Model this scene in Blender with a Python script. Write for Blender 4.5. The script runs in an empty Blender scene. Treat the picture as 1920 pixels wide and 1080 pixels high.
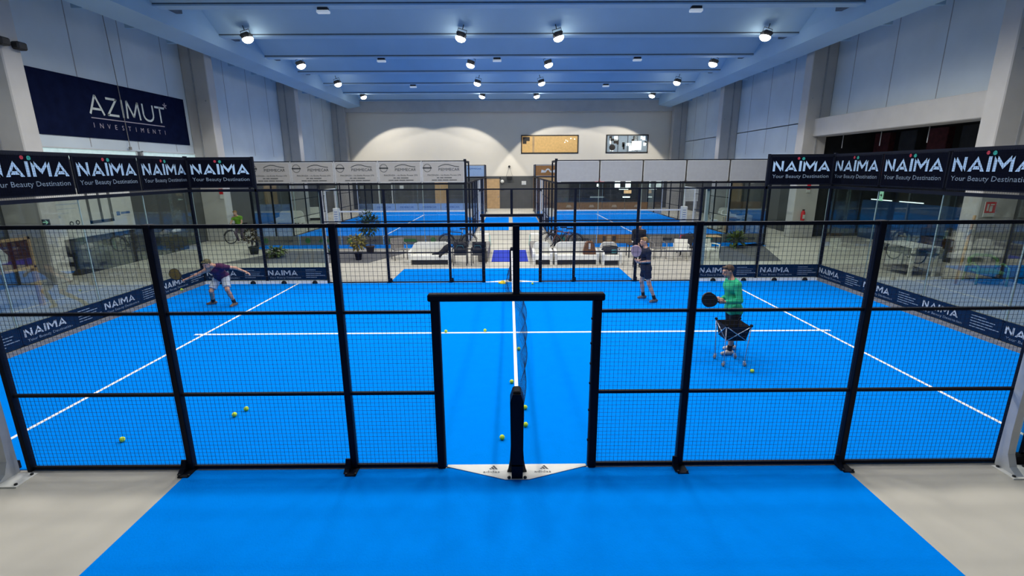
import bpy, math, random
import numpy as np
from mathutils import Vector, Matrix
R = math.radians
random.seed(7)
S = bpy.context.scene
COL = S.collection
S.view_settings.view_transform = 'Standard'
S.view_settings.look = 'None'
S.view_settings.exposure = 0.0
S.cycles.use_denoising = True
S.cycles.max_bounces = 8
S.cycles.diffuse_bounces = 3
S.cycles.glossy_bounces = 3
S.cycles.transparent_max_bounces = 24
S.cycles.caustics_reflective = False
S.cycles.caustics_refractive = False
S.cycles.sample_clamp_indirect = 6.0

# ---------------------------------------------------------------- materials
def _nt(name):
    m = bpy.data.materials.new(name); m.use_nodes = True
    nt = m.node_tree; nt.nodes.clear()
    return m, nt, nt.nodes.new('ShaderNodeOutputMaterial')
def mat(name, col, rough=0.6, metal=0.0, var=0.12, scale=6.0, bump=0.0, spec=0.4, emit=None, estr=0.0):
    m, nt, out = _nt(name)
    b = nt.nodes.new('ShaderNodeBsdfPrincipled')
    b.inputs['Roughness'].default_value = rough; b.inputs['Metallic'].default_value = metal
    b.inputs['Specular IOR Level'].default_value = spec
    tc = nt.nodes.new('ShaderNodeTexCoord'); n = nt.nodes.new('ShaderNodeTexNoise')
    n.inputs['Scale'].default_value = scale; n.inputs['Detail'].default_value = 4
    nt.links.new(tc.outputs['Object'], n.inputs['Vector'])
    r = nt.nodes.new('ShaderNodeValToRGB')
    c = Vector(col[:3])
    r.color_ramp.elements[0].position = .3; r.color_ramp.elements[1].position = .7
    r.color_ramp.elements[0].color = (*(c * (1 - var)), 1); r.color_ramp.elements[1].color = (*[min(1, x) for x in c * (1 + var)], 1)
    nt.links.new(n.outputs['Fac'], r.inputs['Fac']); nt.links.new(r.outputs['Color'], b.inputs['Base Color'])
    if bump:
        bp = nt.nodes.new('ShaderNodeBump'); bp.inputs['Strength'].default_value = bump; bp.inputs['Distance'].default_value = .02
        n2 = nt.nodes.new('ShaderNodeTexNoise'); n2.inputs['Scale'].default_value = scale * 12
        nt.links.new(tc.outputs['Object'], n2.inputs['Vector'])
        nt.links.new(n2.outputs['Fac'], bp.inputs['Height']); nt.links.new(bp.outputs['Normal'], b.inputs['Normal'])
    if emit:
        b.inputs['Emission Color'].default_value = (*emit, 1); b.inputs['Emission Strength'].default_value = estr
    nt.links.new(b.outputs['BSDF'], out.inputs['Surface'])
    return m
def glass(name, tint, refl=1.0):
    m, nt, out = _nt(name)
    t = nt.nodes.new('ShaderNodeBsdfTransparent'); t.inputs['Color'].default_value = (*tint, 1)
    g = nt.nodes.new('ShaderNodeBsdfGlossy'); g.inputs['Roughness'].default_value = .02
    f = nt.nodes.new('ShaderNodeFresnel'); f.inputs['IOR'].default_value = 1.5
    k = nt.nodes.new('ShaderNodeMath'); k.operation = 'MULTIPLY'; k.inputs[1].default_value = refl
    mx = nt.nodes.new('ShaderNodeMixShader')
    nt.links.new(f.outputs[0], k.inputs[0]); nt.links.new(k.outputs[0], mx.inputs[0])
    nt.links.new(t.outputs[0], mx.inputs[1]); nt.links.new(g.outputs[0], mx.inputs[2])
    nt.links.new(mx.outputs[0], out.inputs['Surface'])
    return m
M = {}
def C(k, *a, **kw): M[k] = mat(k, *a, **kw)
C('concrete_floor', (.50, .475, .405), .75, var=.06, scale=1.3)
C('turf', (.0005, .222, .81), 1.0, var=.025, scale=5, bump=.2, spec=.0)
C('turf_far', (.002, .215, .78), .95, var=.08, scale=7, bump=.2, spec=.02)
C('line', (.85, .87, .88), .9, var=.04, scale=30)
C('wall', (.60, .68, .73), .9, var=.05, scale=.8)
C('wall_far', (.80, .74, .62), .9, var=.03, scale=.5)
C('ceil', (.41, .59, .75), .9, var=.05, scale=.4)
C('column', (.50, .49, .47), .9, var=.05, scale=1.5)
C('ceil_shadow', (.10, .13, .17), .9)
C('joint', (.33, .34, .35), .9)
C('wainscot', (.085, .088, .088), .8, var=.08, scale=1.2)
C('dark_wall', (.05, .055, .055), .85, var=.15, scale=2)
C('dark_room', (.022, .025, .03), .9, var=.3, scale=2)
C('dark_red', (.06, .012, .016), .9, var=.3)
C('deep_blue', (.008, .05, .16), .8, var=.2)
C('steel', (.005, .007, .014), .55, .0, var=.15, scale=9, spec=.12)
C('wire', (.008, .018, .055), .6, var=.1, spec=.2)
C('rubber', (.008, .008, .010), .7, var=.2, spec=.15)
C('wire_dark', (.004, .005, .010), .8, spec=.05)
C('pad', (.004, .005, .010), .6, var=.2, scale=12, spec=.12)
C('white_steel', (.55, .57, .58), .45, var=.06, spec=.5)
C('bolt', (.02, .022, .024), .5)
C('plate_white', (.78, .77, .70), .6, var=.04)
C('banner_navy', (.005, .020, .052), .9, var=.12, spec=.05)
C('banner_black', (.003, .004, .009), .95, var=.15, spec=.03)
C('banner_grey', (.31, .31, .31), .75, var=.04)
C('banner_blank', (.30, .32, .36), .8, var=.04)
C('banner_ltblue', (.33, .46, .62), .7, var=.05)
C('banner_orange', (.32, .15, .045), .7, var=.12)
C('ink_white', (.80, .86, .92), .7, var=.03)
C('ink_sky', (.40, .57, .74), .7, var=.03)
C('ink_dim', (.44, .49, .52), .7, var=.03)
C('ink_slate', (.22, .28, .34), .7, var=.03)
C('ink_pale', (.42, .47, .55), .7, var=.05)
C('ink_grey', (.09, .095, .10), .7, var=.05)
C('ink_dark', (.03, .036, .045), .7, var=.08)
C('ink_black', (.015, .016, .02), .7)
C('ink_red', (.42, .03, .05), .7)
C('ink_teal', (.02, .30, .24), .7)
C('ink_green', (.05, .22, .06), .7)
C('ink_blue', (.05, .13, .34), .7)
C('safety_red', (.62, .02, .03), .6)
C('azimut', (.006, .010, .036), .95, var=.2, scale=3, spec=.03)
C('azimut_ink', (.62, .66, .62), .7)
C('azimut_pink', (.42, .37, .42), .7)
C('ball', (.62, .80, .05), .85, var=.08, scale=60)
C('ball_pale', (.70, .85, .55), .85, var=.08, scale=60)
C('yellow', (.85, .62, .02), .6)
C('net_cord', (.010, .012, .018), .8)
C('net_band', (.86, .86, .86), .8, var=.05)
C('white_plastic', (.78, .77, .70), .45, var=.03)
C('aqua_plastic', (.42, .62, .58), .45)
C('wicker_grey', (.22, .21, .195), .85, var=.35, scale=60)
C('wicker_dark', (.035, .036, .036), .8, var=.35, scale=60)
C('black_plastic', (.012, .012, .013), .5)
C('royal_mat', (.012, .035, .42), .9, var=.06, scale=20)
C('rug', (.115, .115, .118), .95, var=.12, scale=30)
C('wood', (.42, .21, .075), .55, var=.18, scale=3)
C('wood_pale', (.52, .34, .17), .55, var=.12, scale=3)
C('leaf', (.022, .052, .016), .6, var=.5, scale=12)
C('leaf_yellow', (.20, .17, .022), .6, var=.55, scale=14)
C('leaf_light', (.075, .11, .022), .6, var=.5, scale=14)
C('stem', (.06, .045, .025), .8, var=.3, scale=20)
C('pot', (.045, .03, .024), .7, var=.2)
C('pot_dark', (.012, .018, .018), .6)
C('soil', (.02, .014, .01), .95)
C('skin', (.50, .27, .18), .6, var=.06, scale=14)
C('skin_pale', (.56, .33, .24), .6, var=.06, scale=14)
C('hair_brown', (.07, .04, .022), .75, var=.3, scale=30)
C('hair_blond', (.30, .17, .06), .75, var=.3, scale=30)
C('hair_olive', (.085, .075, .03), .75, var=.3, scale=30)
C('eye', (.02, .016, .014), .3)
C('lip', (.36, .13, .11), .5)
C('shirt_purple', (.055, .010, .050), .85, var=.15, scale=12, bump=.2)
C('cloth_grey', (.42, .47, .50), .9, var=.08, scale=12, bump=.2)
C('cloth_navy', (.010, .014, .032), .9, var=.2, scale=12, bump=.2)
C('cloth_green', (.02, .42, .20), .85, var=.1, scale=12, bump=.2)
C('cloth_black', (.010, .010, .012), .9, var=.2, scale=12)
C('cloth_hivis', (.16, .36, .03), .85, var=.15, scale=12)
C('cloth_cream', (.62, .58, .46), .9, var=.08, scale=12)
C('cloth_mauve', (.13, .10, .14), .9, var=.12, scale=12)
C('sock', (.012, .013, .016), .9)
C('shoe_brown', (.15, .10, .07), .7, var=.2, scale=20)
C('shoe_grey', (.10, .10, .11), .7, var=.2, scale=20)
C('shoe_white', (.55, .50, .46), .7, var=.2, scale=20)
C('racket_brown', (.11, .08, .02), .5, var=.3)
C('racket_pink', (.48, .30, .28), .45, var=.1)
C('racket_black', (.008, .009, .010), .4)
C('backpack', (.17, .075, .028), .75, var=.2, scale=10)
C('bag_black', (.012, .014, .018), .7, var=.3, scale=10)
C('bag_teal', (.05, .20, .22), .7, var=.2)
C('bike_dark', (.012, .012, .013), .4)
C('bike_brown', (.16, .05, .03), .4)
C('bike_white', (.60, .60, .58), .4)
C('chrome', (.62, .64, .66), .28, .9, var=.04)
C('silver', (.48, .50, .53), .4, .3, var=.05)
C('green_chair', (.14, .30, .10), .5, var=.1)
C('lamp_body', (.02, .02, .022), .5)
C('lens', (1, 1, 1), .3, emit=(1.0, .96, .86), estr=22.0)
C('em_lens', (.7, .74, .76), .4, emit=(.75, .85, .95), estr=.30)
C('tube', (1, 1, 1), .3, emit=(.75, .95, 1.0), estr=3.0)
C('fluor', (.6, .7, .7), .5, emit=(.55, .85, .85), estr=.32)
C('exit', (.2, .6, .4), .5, emit=(.55, .95, .7), estr=.55)
C('amber_room', (.55, .36, .14), .8, emit=(.80, .46, .15), estr=.30)
C('white_room', (.9, .92, .9), .8, emit=(.9, 1.0, .97), estr=.75)
C('bar_light', (1, 1, 1), .3, emit=(.85, 1.0, .95), estr=1.6)
C('bar_red', (.6, .1, .1), .4, emit=(1.0, .12, .12), estr=.9)
C('bar_amber', (.6, .4, .2), .4, emit=(1.0, .62, .3), estr=.7)
C('frame_dark', (.03, .025, .02), .5)
C('paper', (.62, .63, .60), .7, var=.05)
C('pale_blue', (.34, .42, .46), .7, var=.05)
M['glass'] = glass('glass', (.81, .865, .835), .42)
M['glass_far'] = glass('glass_far', (.95, .97, .97), .6)
M['glass_edge'] = mat('glass_edge', (.35, .47, .45), .3, var=.1)

# ---------------------------------------------------------------- mesh builder
_txt = {}
def text_mesh(s):
    if s in _txt: return _txt[s]
    cu = bpy.data.curves.new('font', 'FONT'); cu.body = s; cu.size = 1.0; cu.resolution_u = 2
    o = bpy.data.objects.new('font', cu); COL.objects.link(o)
    bpy.context.view_layer.update()
    me = bpy.data.meshes.new_from_object(o)
    v = [tuple(x.co)[:2] for x in me.vertices]; f = [tuple(p.vertices) for p in me.polygons]
    bpy.data.objects.remove(o); bpy.data.curves.remove(cu); bpy.data.meshes.remove(me)
    x0 = min(a for a, b in v); x1 = max(a for a, b in v); y0 = min(b for a, b in v); y1 = max(b for a, b in v)
    _txt[s] = (v, f, x0, x1, y0, y1); return _txt[s]

class MB:
    def __init__(s): s.v = []; s.f = []; s.m = []; s.sm = []
    def add(s, vs, fs, m=0, smooth=False):
        b = len(s.v); s.v += [tuple(x) for x in vs]
        for f in fs: s.f.append(tuple(b + i for i in f)); s.m.append(m); s.sm.append(smooth)
        return s
    def box(s, c, d, m=0, rz=0, ch=0.0, mtx=None):
        hx, hy, hz = d[0] / 2, d[1] / 2, d[2] / 2
        if ch:
            vs = []; ch = min(ch, hx * .9, hy * .9, hz * .9)
            for sx in (-1, 1):
                for sy in (-1, 1):
                    for sz in (-1, 1):
                        vs += [(sx * hx, sy * (hy - ch), sz * (hz - ch)), (sx * (hx - ch), sy * hy, sz * (hz - ch)), (sx * (hx - ch), sy * (hy - ch), sz * hz)]
            g = lambda sx, sy, sz, a: ((sx > 0) * 4 + (sy > 0) * 2 + (sz > 0)) * 3 + a
            fs = []
            for sg in (-1, 1):
                q = [g(sg, -1, -1, 0), g(sg, 1, -1, 0), g(sg, 1, 1, 0), g(sg, -1, 1, 0)]; fs.append(q if sg > 0 else q[::-1])
                q = [g(-1, sg, -1, 1), g(1, sg, -1, 1), g(1, sg, 1, 1), g(-1, sg, 1, 1)]; fs.append(q[::-1] if sg > 0 else q)
                q = [g(-1, -1, sg, 2), g(1, -1, sg, 2), g(1, 1, sg, 2), g(-1, 1, sg, 2)]; fs.append(q if sg > 0 else q[::-1])
            for a in (-1, 1):
                for b in (-1, 1):
                    q = [g(a, b, -1, 0), g(a, b, 1, 0), g(a, b, 1, 1), g(a, b, -1, 1)]; fs.append(q if a * b < 0 else q[::-1])
                    q = [g(a, -1, b, 0), g(a, 1, b, 0), g(a, 1, b, 2), g(a, -1, b, 2)]; fs.append(q if a * b > 0 else q[::-1])
                    q = [g(-1, a, b, 1), g(1, a, b, 1), g(1, a, b, 2), g(-1, a, b, 2)]; fs.append(q if a * b < 0 else q[::-1])
                    for c_ in (-1, 1):
                        q = [g(a, b, c_, 0), g(a, b, c_, 1), g(a, b, c_, 2)]; fs.append(q if a * b * c_ > 0 else q[::-1])
        else:
            vs = [(x * hx, y * hy, z * hz) for x in (-1, 1) for y in (-1, 1) for z in (-1, 1)]
            fs = [(0, 1, 3, 2), (4, 6, 7, 5), (0, 4, 5, 1), (2, 3, 7, 6), (0, 2, 6, 4), (1, 5, 7, 3)]
        if mtx is not None: vs = [mtx @ Vector(p) for p in vs]
        elif rz:
            co, si = math.cos(rz), math.sin(rz); vs = [(co * x - si * y, si * x + co * y, z) for x, y, z in vs]
        return s.add([(p[0] + c[0], p[1] + c[1], p[2] + c[2]) for p in vs], fs, m)
    def b2(s, lo, hi, m=0, ch=0.0):
        return s.box([(a + b) / 2 for a, b in zip(lo, hi)], [abs(b - a) for a, b in zip(lo, hi)], m, 0, ch)
    def tube(s, pts, r, n=8, m=0, r2=None, caps=True, closed=False):
        pts = [Vector(p) for p in pts]; k = len(pts); rs = r if isinstance(r, (list, tuple)) else [r + ((r2 if r2 is not None else r) - r) * i / max(1, k - 1) for i in range(k)]
        vs = []; pu = None
        for i, p in enumerate(pts):
            if closed: t = pts[(i + 1) % k] - pts[i - 1]
            else: t = pts[min(i + 1, k - 1)] - pts[max(i - 1, 0)]
            t = t.normalized() if t.length > 1e-9 else Vector((0, 0, 1))
            if pu is None: pu = t.cross(Vector((0, 0, 1)) if abs(t.z) < .9 else Vector((1, 0, 0)))
            u = (pu - t * pu.dot(t)).normalized(); w = t.cross(u); pu = u
            vs += [p + (u * math.cos(2 * math.pi * j / n + math.pi / n) + w * math.sin(2 * math.pi * j / n + math.pi / n)) * rs[i] for j in range(n)]
        fs = []
        for i in range(k if closed else k - 1):
            a, b = i * n, ((i + 1) % k) * n
            fs += [(a + j, a + (j + 1) % n, b + (j + 1) % n, b + j) for j in range(n)]
        if caps and not closed: fs += [tuple(range(n))[::-1], tuple((k - 1) * n + j for j in range(n))]
        return s.add(vs, fs, m, n > 5)
    def lathe(s, prof, c=(0, 0, 0), n=16, m=0, axis='z', smooth=True):
        vs = []
        for r, z in prof:
            for j in range(n):
                a = 2 * math.pi * j / n; x, y = r * math.cos(a), r * math.sin(a)
                p = (x, y, z) if axis == 'z' else (z, x, y) if axis == 'x' else (y, z, x)
                vs.append((p[0] + c[0], p[1] + c[1], p[2] + c[2]))
        fs = []
        for i in range(len(prof) - 1): fs += [(i * n + j, i * n + (j + 1) % n, (i + 1) * n + (j + 1) % n, (i + 1) * n + j) for j in range(n)]
        fs += [tuple(range(n))[::-1], tuple((len(prof) - 1) * n + j for j in range(n))]
        return s.add(vs, fs, m, smooth)
    def sphere(s, c, r, n=12, m=0, sq=(1, 1, 1)):
        k = max(5, n // 2 + 1); vs = []
        for i in range(k):
            a = math.pi * (i + .02) / (k - 1 + .04) - math.pi / 2
            vs += [(c[0] + r * sq[0] * math.cos(a) * math.cos(2 * math.pi * j / n), c[1] + r * sq[1] * math.cos(a) * math.sin(2 * math.pi * j / n), c[2] + r * sq[2] * math.sin(a)) for j in range(n)]
        fs = []
        for i in range(k - 1): fs += [(i * n + j, i * n + (j + 1) % n, (i + 1) * n + (j + 1) % n, (i + 1) * n + j) for j in range(n)]
        fs += [tuple(range(n))[::-1], tuple((k - 1) * n + j for j in range(n))]
        return s.add(vs, fs, m, True)
    def prism(s, poly, o, u, v, depth, m=0):
        """poly in (u,v) at o; extruded by depth along u x v"""
        o, u, v = Vector(o), Vector(u), Vector(v); w = u.cross(v) * depth; n = len(poly)
        a = [o + u * x + v * y for x, y in poly]
        fs = [tuple(range(n))[::-1], tuple(range(n, 2 * n))] + [(i, (i + 1) % n, n + (i + 1) % n, n + i) for i in range(n)]
        return s.add(a + [p + w for p in a], fs, m)
    def flat(s, poly, o, u, v, m=0):
        o, u, v = Vector(o), Vector(u), Vector(v)
        return s.add([o + u * x + v * y for x, y in poly], [tuple(range(len(poly)))], m)
    def text(s, t, o, u, v, h, m=0, w=None, align='c'):
        """cap height h (or stretched to width w), o = centre/left of baseline"""
        vs, fs, x0, x1, y0, y1 = text_mesh(t); k = h / .729
        kx = w / (x1 - x0) if w else k
        o, u, v = Vector(o), Vector(u), Vector(v); off = -(x0 + x1) / 2 if align == 'c' else -x0
        return s.add([o + u * ((x + off) * kx) + v * (y * k) for x, y in vs], fs, m)
    def build(s, name, mats, parent=None, loc=None):
        me = bpy.data.meshes.new(name); me.from_pydata(s.v, [], s.f); me.validate()
        for k in (mats if isinstance(mats, (list, tuple)) else [mats]): me.materials.append(M[k])
        if len(me.polygons) == len(s.f):
            me.polygons.foreach_set('material_index', s.m); me.polygons.foreach_set('use_smooth', s.sm)
        me.update()
        o = bpy.data.objects.new(name, me); COL.objects.link(o)
        if parent: o.parent = parent
        if loc: o.location = loc
        return o
def tag(o, label, cat, group=None):
    o['label'] = label; o['category'] = cat
    if group: o['group'] = group
    return o
def thing(name, label, cat, loc=(0, 0, 0), rz=0, group=None):
    o = bpy.data.objects.new(name, None); COL.objects.link(o); o.empty_display_size = .1
    o.location = loc; o.rotation_euler = (0, 0, rz)
    return tag(o, label, cat, group)
def struct(o): o['kind'] = 'structure'; return o
def dup(src, loc, rz=None, label=None, group=None):
    r = src.copy(); COL.objects.link(r); r.location = loc
    if rz is not None: r.rotation_euler = (0, 0, rz)
    if label: r['label'] = label
    if group: r['group'] = group
    for ch in src.children:
        c = ch.copy(); COL.objects.link(c); c.parent = r
        for g in ch.children:
            d = g.copy(); COL.objects.link(d); d.parent = c
    return r
X, Y, Z = Vector((1, 0, 0)), Vector((0, 1, 0)), Vector((0, 0, 1))

# ---------------------------------------------------------------- camera (solved from the court's known measures)
F, PIT, YAW, ROL = 897.22, 0.24184, 0.00457, -0.00534
cam = bpy.data.cameras.new('camera'); cam.sensor_fit = 'HORIZONTAL'; cam.sensor_width = 36; cam.lens = F / 1920 * 36
cam.clip_start = .05; cam.clip_end = 200
co = bpy.data.objects.new('camera', cam); COL.objects.link(co); S.camera = co
co.matrix_world = Matrix.Translation((-.0715, -5.227, 3.564)) @ Matrix.Rotation(-YAW, 4, 'Z') @ Matrix.Rotation(math.pi / 2 - PIT, 4, 'X') @ Matrix.Rotation(ROL, 4, 'Z')

# ---------------------------------------------------------------- light
w = bpy.data.worlds.new('world'); S.world = w; w.use_nodes = True
w.node_tree.nodes['Background'].inputs[0].default_value = (.62, .72, .85, 1)
w.node_tree.nodes['Background'].inputs[1].default_value = .10
LX = (-11.9, -2.22, 2.2, 11.65)
LY = (36.4, 30.4, 24.35, 18.6, 12.7, 6.8, .9, -5.2)  # last row is unseen, added behind the camera as weak fill
def spot(x, y, e, tilt=0, size=128, blend=.18, soft=.16, ty=0):
    l = bpy.data.lights.new('floodlight', 'SPOT'); l.energy = e; l.color = (1.0, .965, .90)
    l.spot_size = R(size); l.spot_blend = blend; l.shadow_soft_size = soft
    o = bpy.data.objects.new('floodlight', l); COL.objects.link(o); o.location = (x, y, 9.2)
    o.rotation_euler = Vector((tilt, ty, -1)).to_track_quat('-Z', 'Y').to_euler()
for i, y in enumerate(LY):
    for k, x in enumerate(LX):
        if i < 4: spot(x, y, (1750, 840, 800, 700)[i], .34 if k in (0, 2) else -.34, 100 if i == 0 else 128, .08 if i == 0 else .18, ty=.30 if i == 0 else 0)
        else:
            xx = (-8.6, -2.4, 2.4, 8.6)[k]
            spot(xx, y, (760, 780, 760, 30)[i - 4] * (1.1 if abs(xx) > 5 else 1), 0, 156, .3, (.35 if i == 6 else .9) if abs(xx) > 5 else (.7 if i == 5 else .2))
# ---------------------------------------------------------------- the hall
struct(MB().b2((-22, -9, -.2), (22, 41.3, 0)).build('floor', 'concrete_floor'))
def turf(name, x0, y0, x1, y1, z, mt, lines=()):
    o = struct(MB().b2((x0, y0, 0.0005), (x1, y1, z)).build(name, mt))
    for a, b, c, d in lines: MB().b2((a, b, z + .0005), (c, d, z + .003)).build('line', 'line', o)
    return o
court = turf('floor_court', -10, 0, 10, 10, .010, 'turf', [(-6.98, 0, -6.92, 10), (6.92, 0, 6.98, 10), (-6.92, 4.96, 6.92, 5.04), (-7.16, 4.96, -6.98, 5.04), (6.98, 4.96, 7.16, 5.04)])
turf('floor_walkway_near', -4, -5.1, 4, -.04, .008, 'turf')
turf('floor_walkway_far', -4, 10.12, 4, 12.25, .008, 'turf')
for nm, a in (('floor_court_beyond_left', -12.1), ('floor_court_beyond_right', 2.1)):
    c = a + 5
    turf(nm, a, 17.2, a + 10, 37.5, .010, 'turf_far', [(a, 20.5, a + 10, 20.6), (a, 34.4, a + 10, 34.5), (c - .04, 20.4, c + .04, 34.6)])
for nm, x0, x1 in (('floor_corridor_left', -1.9, -.12), ('floor_corridor_right', .16, 1.98)):
    turf(nm, x0, 24, x1, 32.3, .008, 'turf_far')

# walls
def side_wall(name, sg, panels):
    m = MB(); x = 16 * sg
    for y0, y1, z0, z1, mi in panels: m.b2((x, y0, z0), (x + .3 * sg, y1, z1), mi)
    y = -8.0
    while y < 41:                                   # joints between the cast panels
        m.b2((x - .006 * sg, y, 4.5), (x + .01 * sg, y + .035, 9.7), 1); y += 2.43
    return struct(m.build(name, ['wall', 'joint', 'wainscot', 'dark_wall']))
side_wall('wall_left', -1, [(-9, 41.3, 4.5, 10.9, 0), (-9, 10, 0, 4.5, 2), (20.6, 41.3, 3.2, 4.5, 0), (20.6, 41.3, 0, 3.2, 2), (10, 20.6, 4.42, 4.5, 0), (10, 20.6, 0, 4.02, 2)])
side_wall('wall_right', 1, [(-9, 41.3, 5.95, 10.9, 0), (-9, 9.6, 0, 6, 2), (20.6, 41.3, 3.2, 6, 0), (20.6, 41.3, 0, 3.2, 2), (9.6, 11.4, 3.2, 6, 0), (9.6, 11.4, 0, 3.2, 2)])
m = MB(); m.b2((-16.3, 41, 3.0), (16.3, 41.3, 10.9), 0); m.b2((-16.3, 40.97, 0), (16.3, 41.3, 3.0), 1)
struct(m.build('wall_back', ['wall_far', 'wainscot']))
m = MB(); m.b2((-15.3, 40.4, 8.68), (15.3, 41, 9.62)); m.b2((-15.3, 40.36, 9.6), (15.3, 41, 10.4)); struct(m.build('trim_1', 'column'))
# roof elements: a folded ceiling, valley stems every 4.25 m
pr = []; yk = 14.85 - 4.25 * 6
while yk < 42:
    pr += [(yk, 9.66), (yk + .42, 9.66), (yk + 2.0, 10.75), (yk + 2.65, 10.75)]; yk += 4.25
m = MB(); n = len(pr)
m.add([(x, a, b) for x in (-13.45, 13.45) for a, b in pr], [(i, i + 1, n + i + 1, n + i) for i in range(n - 1)])
m.b2((-17, -12, 11.0), (17, 42, 11.2))
yk = 14.85 - 4.25 * 6
while yk < 42:
    m.b2((-13.45, yk - .06, 9.60), (13.45, yk + .40, 9.665)); m.b2((-13.45, yk - .065, 9.655), (13.45, yk - .02, 9.72), 1)  # second, dark strip paints the shadow line at the stem's front edge
    for sg in (-1, 1): m.b2((13.15 * sg, yk + .5, 9.72), (13.40 * sg, yk + 1.3, 10.5), 1)  # dark block paints the shade at the end of each fold
    yk += 4.25
struct(m.build('ceiling', ['ceil', 'ceil_shadow']))
for nm, sg in (('beam_left', -1), ('beam_right', 1)):
    m = MB()
    m.prism([(13.4, 9.15), (14.5, 8.98), (14.7, 9.3), (15.0, 9.75), (13.4, 9.72)], (0, -9, 0), (sg, 0, 0), Z, 50 * (-sg))
    m.prism([(13.4, 9.7), (13.9, 9.7), (13.9, 10.95), (13.5, 10.95)], (0, -9, 0), (sg, 0, 0), Z, 50 * (-sg))
    m.b2((14.9 * sg, -9, 9.62), (16 * sg, 41, 9.8))
    y = 11.2
    while y < 40: m.b2((14.7 * sg, y, 9.2), (15.5 * sg, y + .12, 9.62)); y += 2.43
    struct(m.build(nm, 'ceil'))
for sg in (-1, 1):
    for y in (0, 10, 20, 30, 40.2):
        m = MB(); m.b2((14.8 * sg, y, 0), (16 * sg, y + .62, 9.62), 0, .03)
        m.b2((15.45 * sg, y - .03, 3.4), (15.52 * sg, y + .01, 9.5), 1)
        m.sphere((15.02 * sg, y, 6.95), .035, 8, 1)
        struct(m.build('column', ['column', 'joint']))
# right bay: lintel beam over a dark opening, room behind
struct(MB().b2((15.28, 11.0, 5.12), (16.2, 20.3, 5.98), 0, .03).build('trim_2', 'column'))
m = MB(); m.b2((16.02, 10, 0), (16.32, 11.5, 5.1)); struct(m.build('trim_3', 'wainscot'))
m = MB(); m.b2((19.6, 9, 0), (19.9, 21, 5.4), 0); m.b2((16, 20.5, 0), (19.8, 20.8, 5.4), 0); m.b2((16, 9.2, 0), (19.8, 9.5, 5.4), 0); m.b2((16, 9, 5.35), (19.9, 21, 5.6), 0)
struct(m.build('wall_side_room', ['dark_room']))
for i in range(5):
    y = 12.1 + i * 1.55
    struct(MB().b2((17.9, y, 3.2), (18.2, y + .95, 5.2), 0, .02).build('trim_%d' % (10 + i), 'dark_red' if i % 2 == 0 else 'dark_room'))
struct(MB().b2((18.6, 12.2, 0.0), (18.75, 20.3, 1.95), 0).build('wall_partition', 'deep_blue'))
m = MB(); m.b2((18.3, 9.7, 0), (18.5, 14.8, 1.1)); struct(m.build('wall_low', 'wicker_dark'))
# left bay: two strips of glazing above the dark panelling
for i, (a, b) in enumerate(((11.75, 16.1), (16.4, 20.2))):
    w0 = struct(MB().b2((-16.05, a, 4.02), (-15.95, b, 4.06)).b2((-16.05, a, 4.40), (-15.95, b, 4.44)).b2((-16.05, a, 4.02), (-15.95, a + .05, 4.44)).b2((-16.05, b - .05, 4.02), (-15.95, b, 4.44)).build('window_%d' % (i + 1), 'white_steel'))
    MB().b2((-16.02, a + .05, 4.06), (-15.99, b - .05, 4.40)).build('pane', 'fluor', w0)
# far wall windows
def far_window(nm, x0, x1, z0, z1, room):
    f = MB()
    for a, b in (((x0, z0), (x1, z0 + .09)), ((x0, z1 - .09), (x1, z1)), ((x0, z0), (x0 + .09, z1)), ((x1 - .09, z0), (x1, z1))):
        f.b2((a[0], 40.93, a[1]), (b[0], 41.0, b[1]))
    o = struct(f.build(nm, 'frame_dark'))
    MB().b2((x0 + .05, 40.965, z0 + .05), (x1 - .05, 40.985, z1 - .05)).build('room_wall', room, o)
    return o
o = far_window('window_3', 1.05, 6.36, 5.04, 6.68, 'amber_room')
m = MB()
m.b2((1.2, 40.955, 5.9), (1.55, 40.965, 6.5), 0); m.b2((1.55, 40.955, 6.15), (1.85, 40.965, 6.5), 0); m.b2((2.1, 40.957, 5.13), (2.28, 40.965, 6.55), 1)
for x, z in ((5.1, 6.02), (5.35, 6.12), (5.65, 6.36), (5.2, 6.2), (6.0, 6.3)): m.sphere((x, 40.955, z), .05, 8, 2)
m.build('interior', ['frame_dark', 'wood_pale', 'bar_light'], o)
o = far_window('window_4', 8.93, 12.83, 5.05, 6.68, 'pale_blue')
m = MB(); rr = random.Random(3)
for i in range(26):
    x = rr.uniform(9.1, 12.5); z = rr.uniform(5.2, 6.3); a = rr.uniform(.08, .35); h = rr.uniform(.15, .6)
    m.b2((x, 40.945, z), (min(12.7, x + a), 40.962, min(6.55, z + h)), 0 if rr.random() < .62 else 1)
for x in (9.4, 10.0, 10.9, 11.8): m.b2((x, 40.94, 5.14), (x + .05, 40.945, 6.58), 1)
m.sphere((9.5, 40.94, 5.55), .28, 12, 1, (1, .05, 1)); m.b2((11.3, 40.93, 5.3), (12.2, 40.94, 6.1), 0)
m.build('interior', ['white_room', 'frame_dark'], o)
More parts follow.
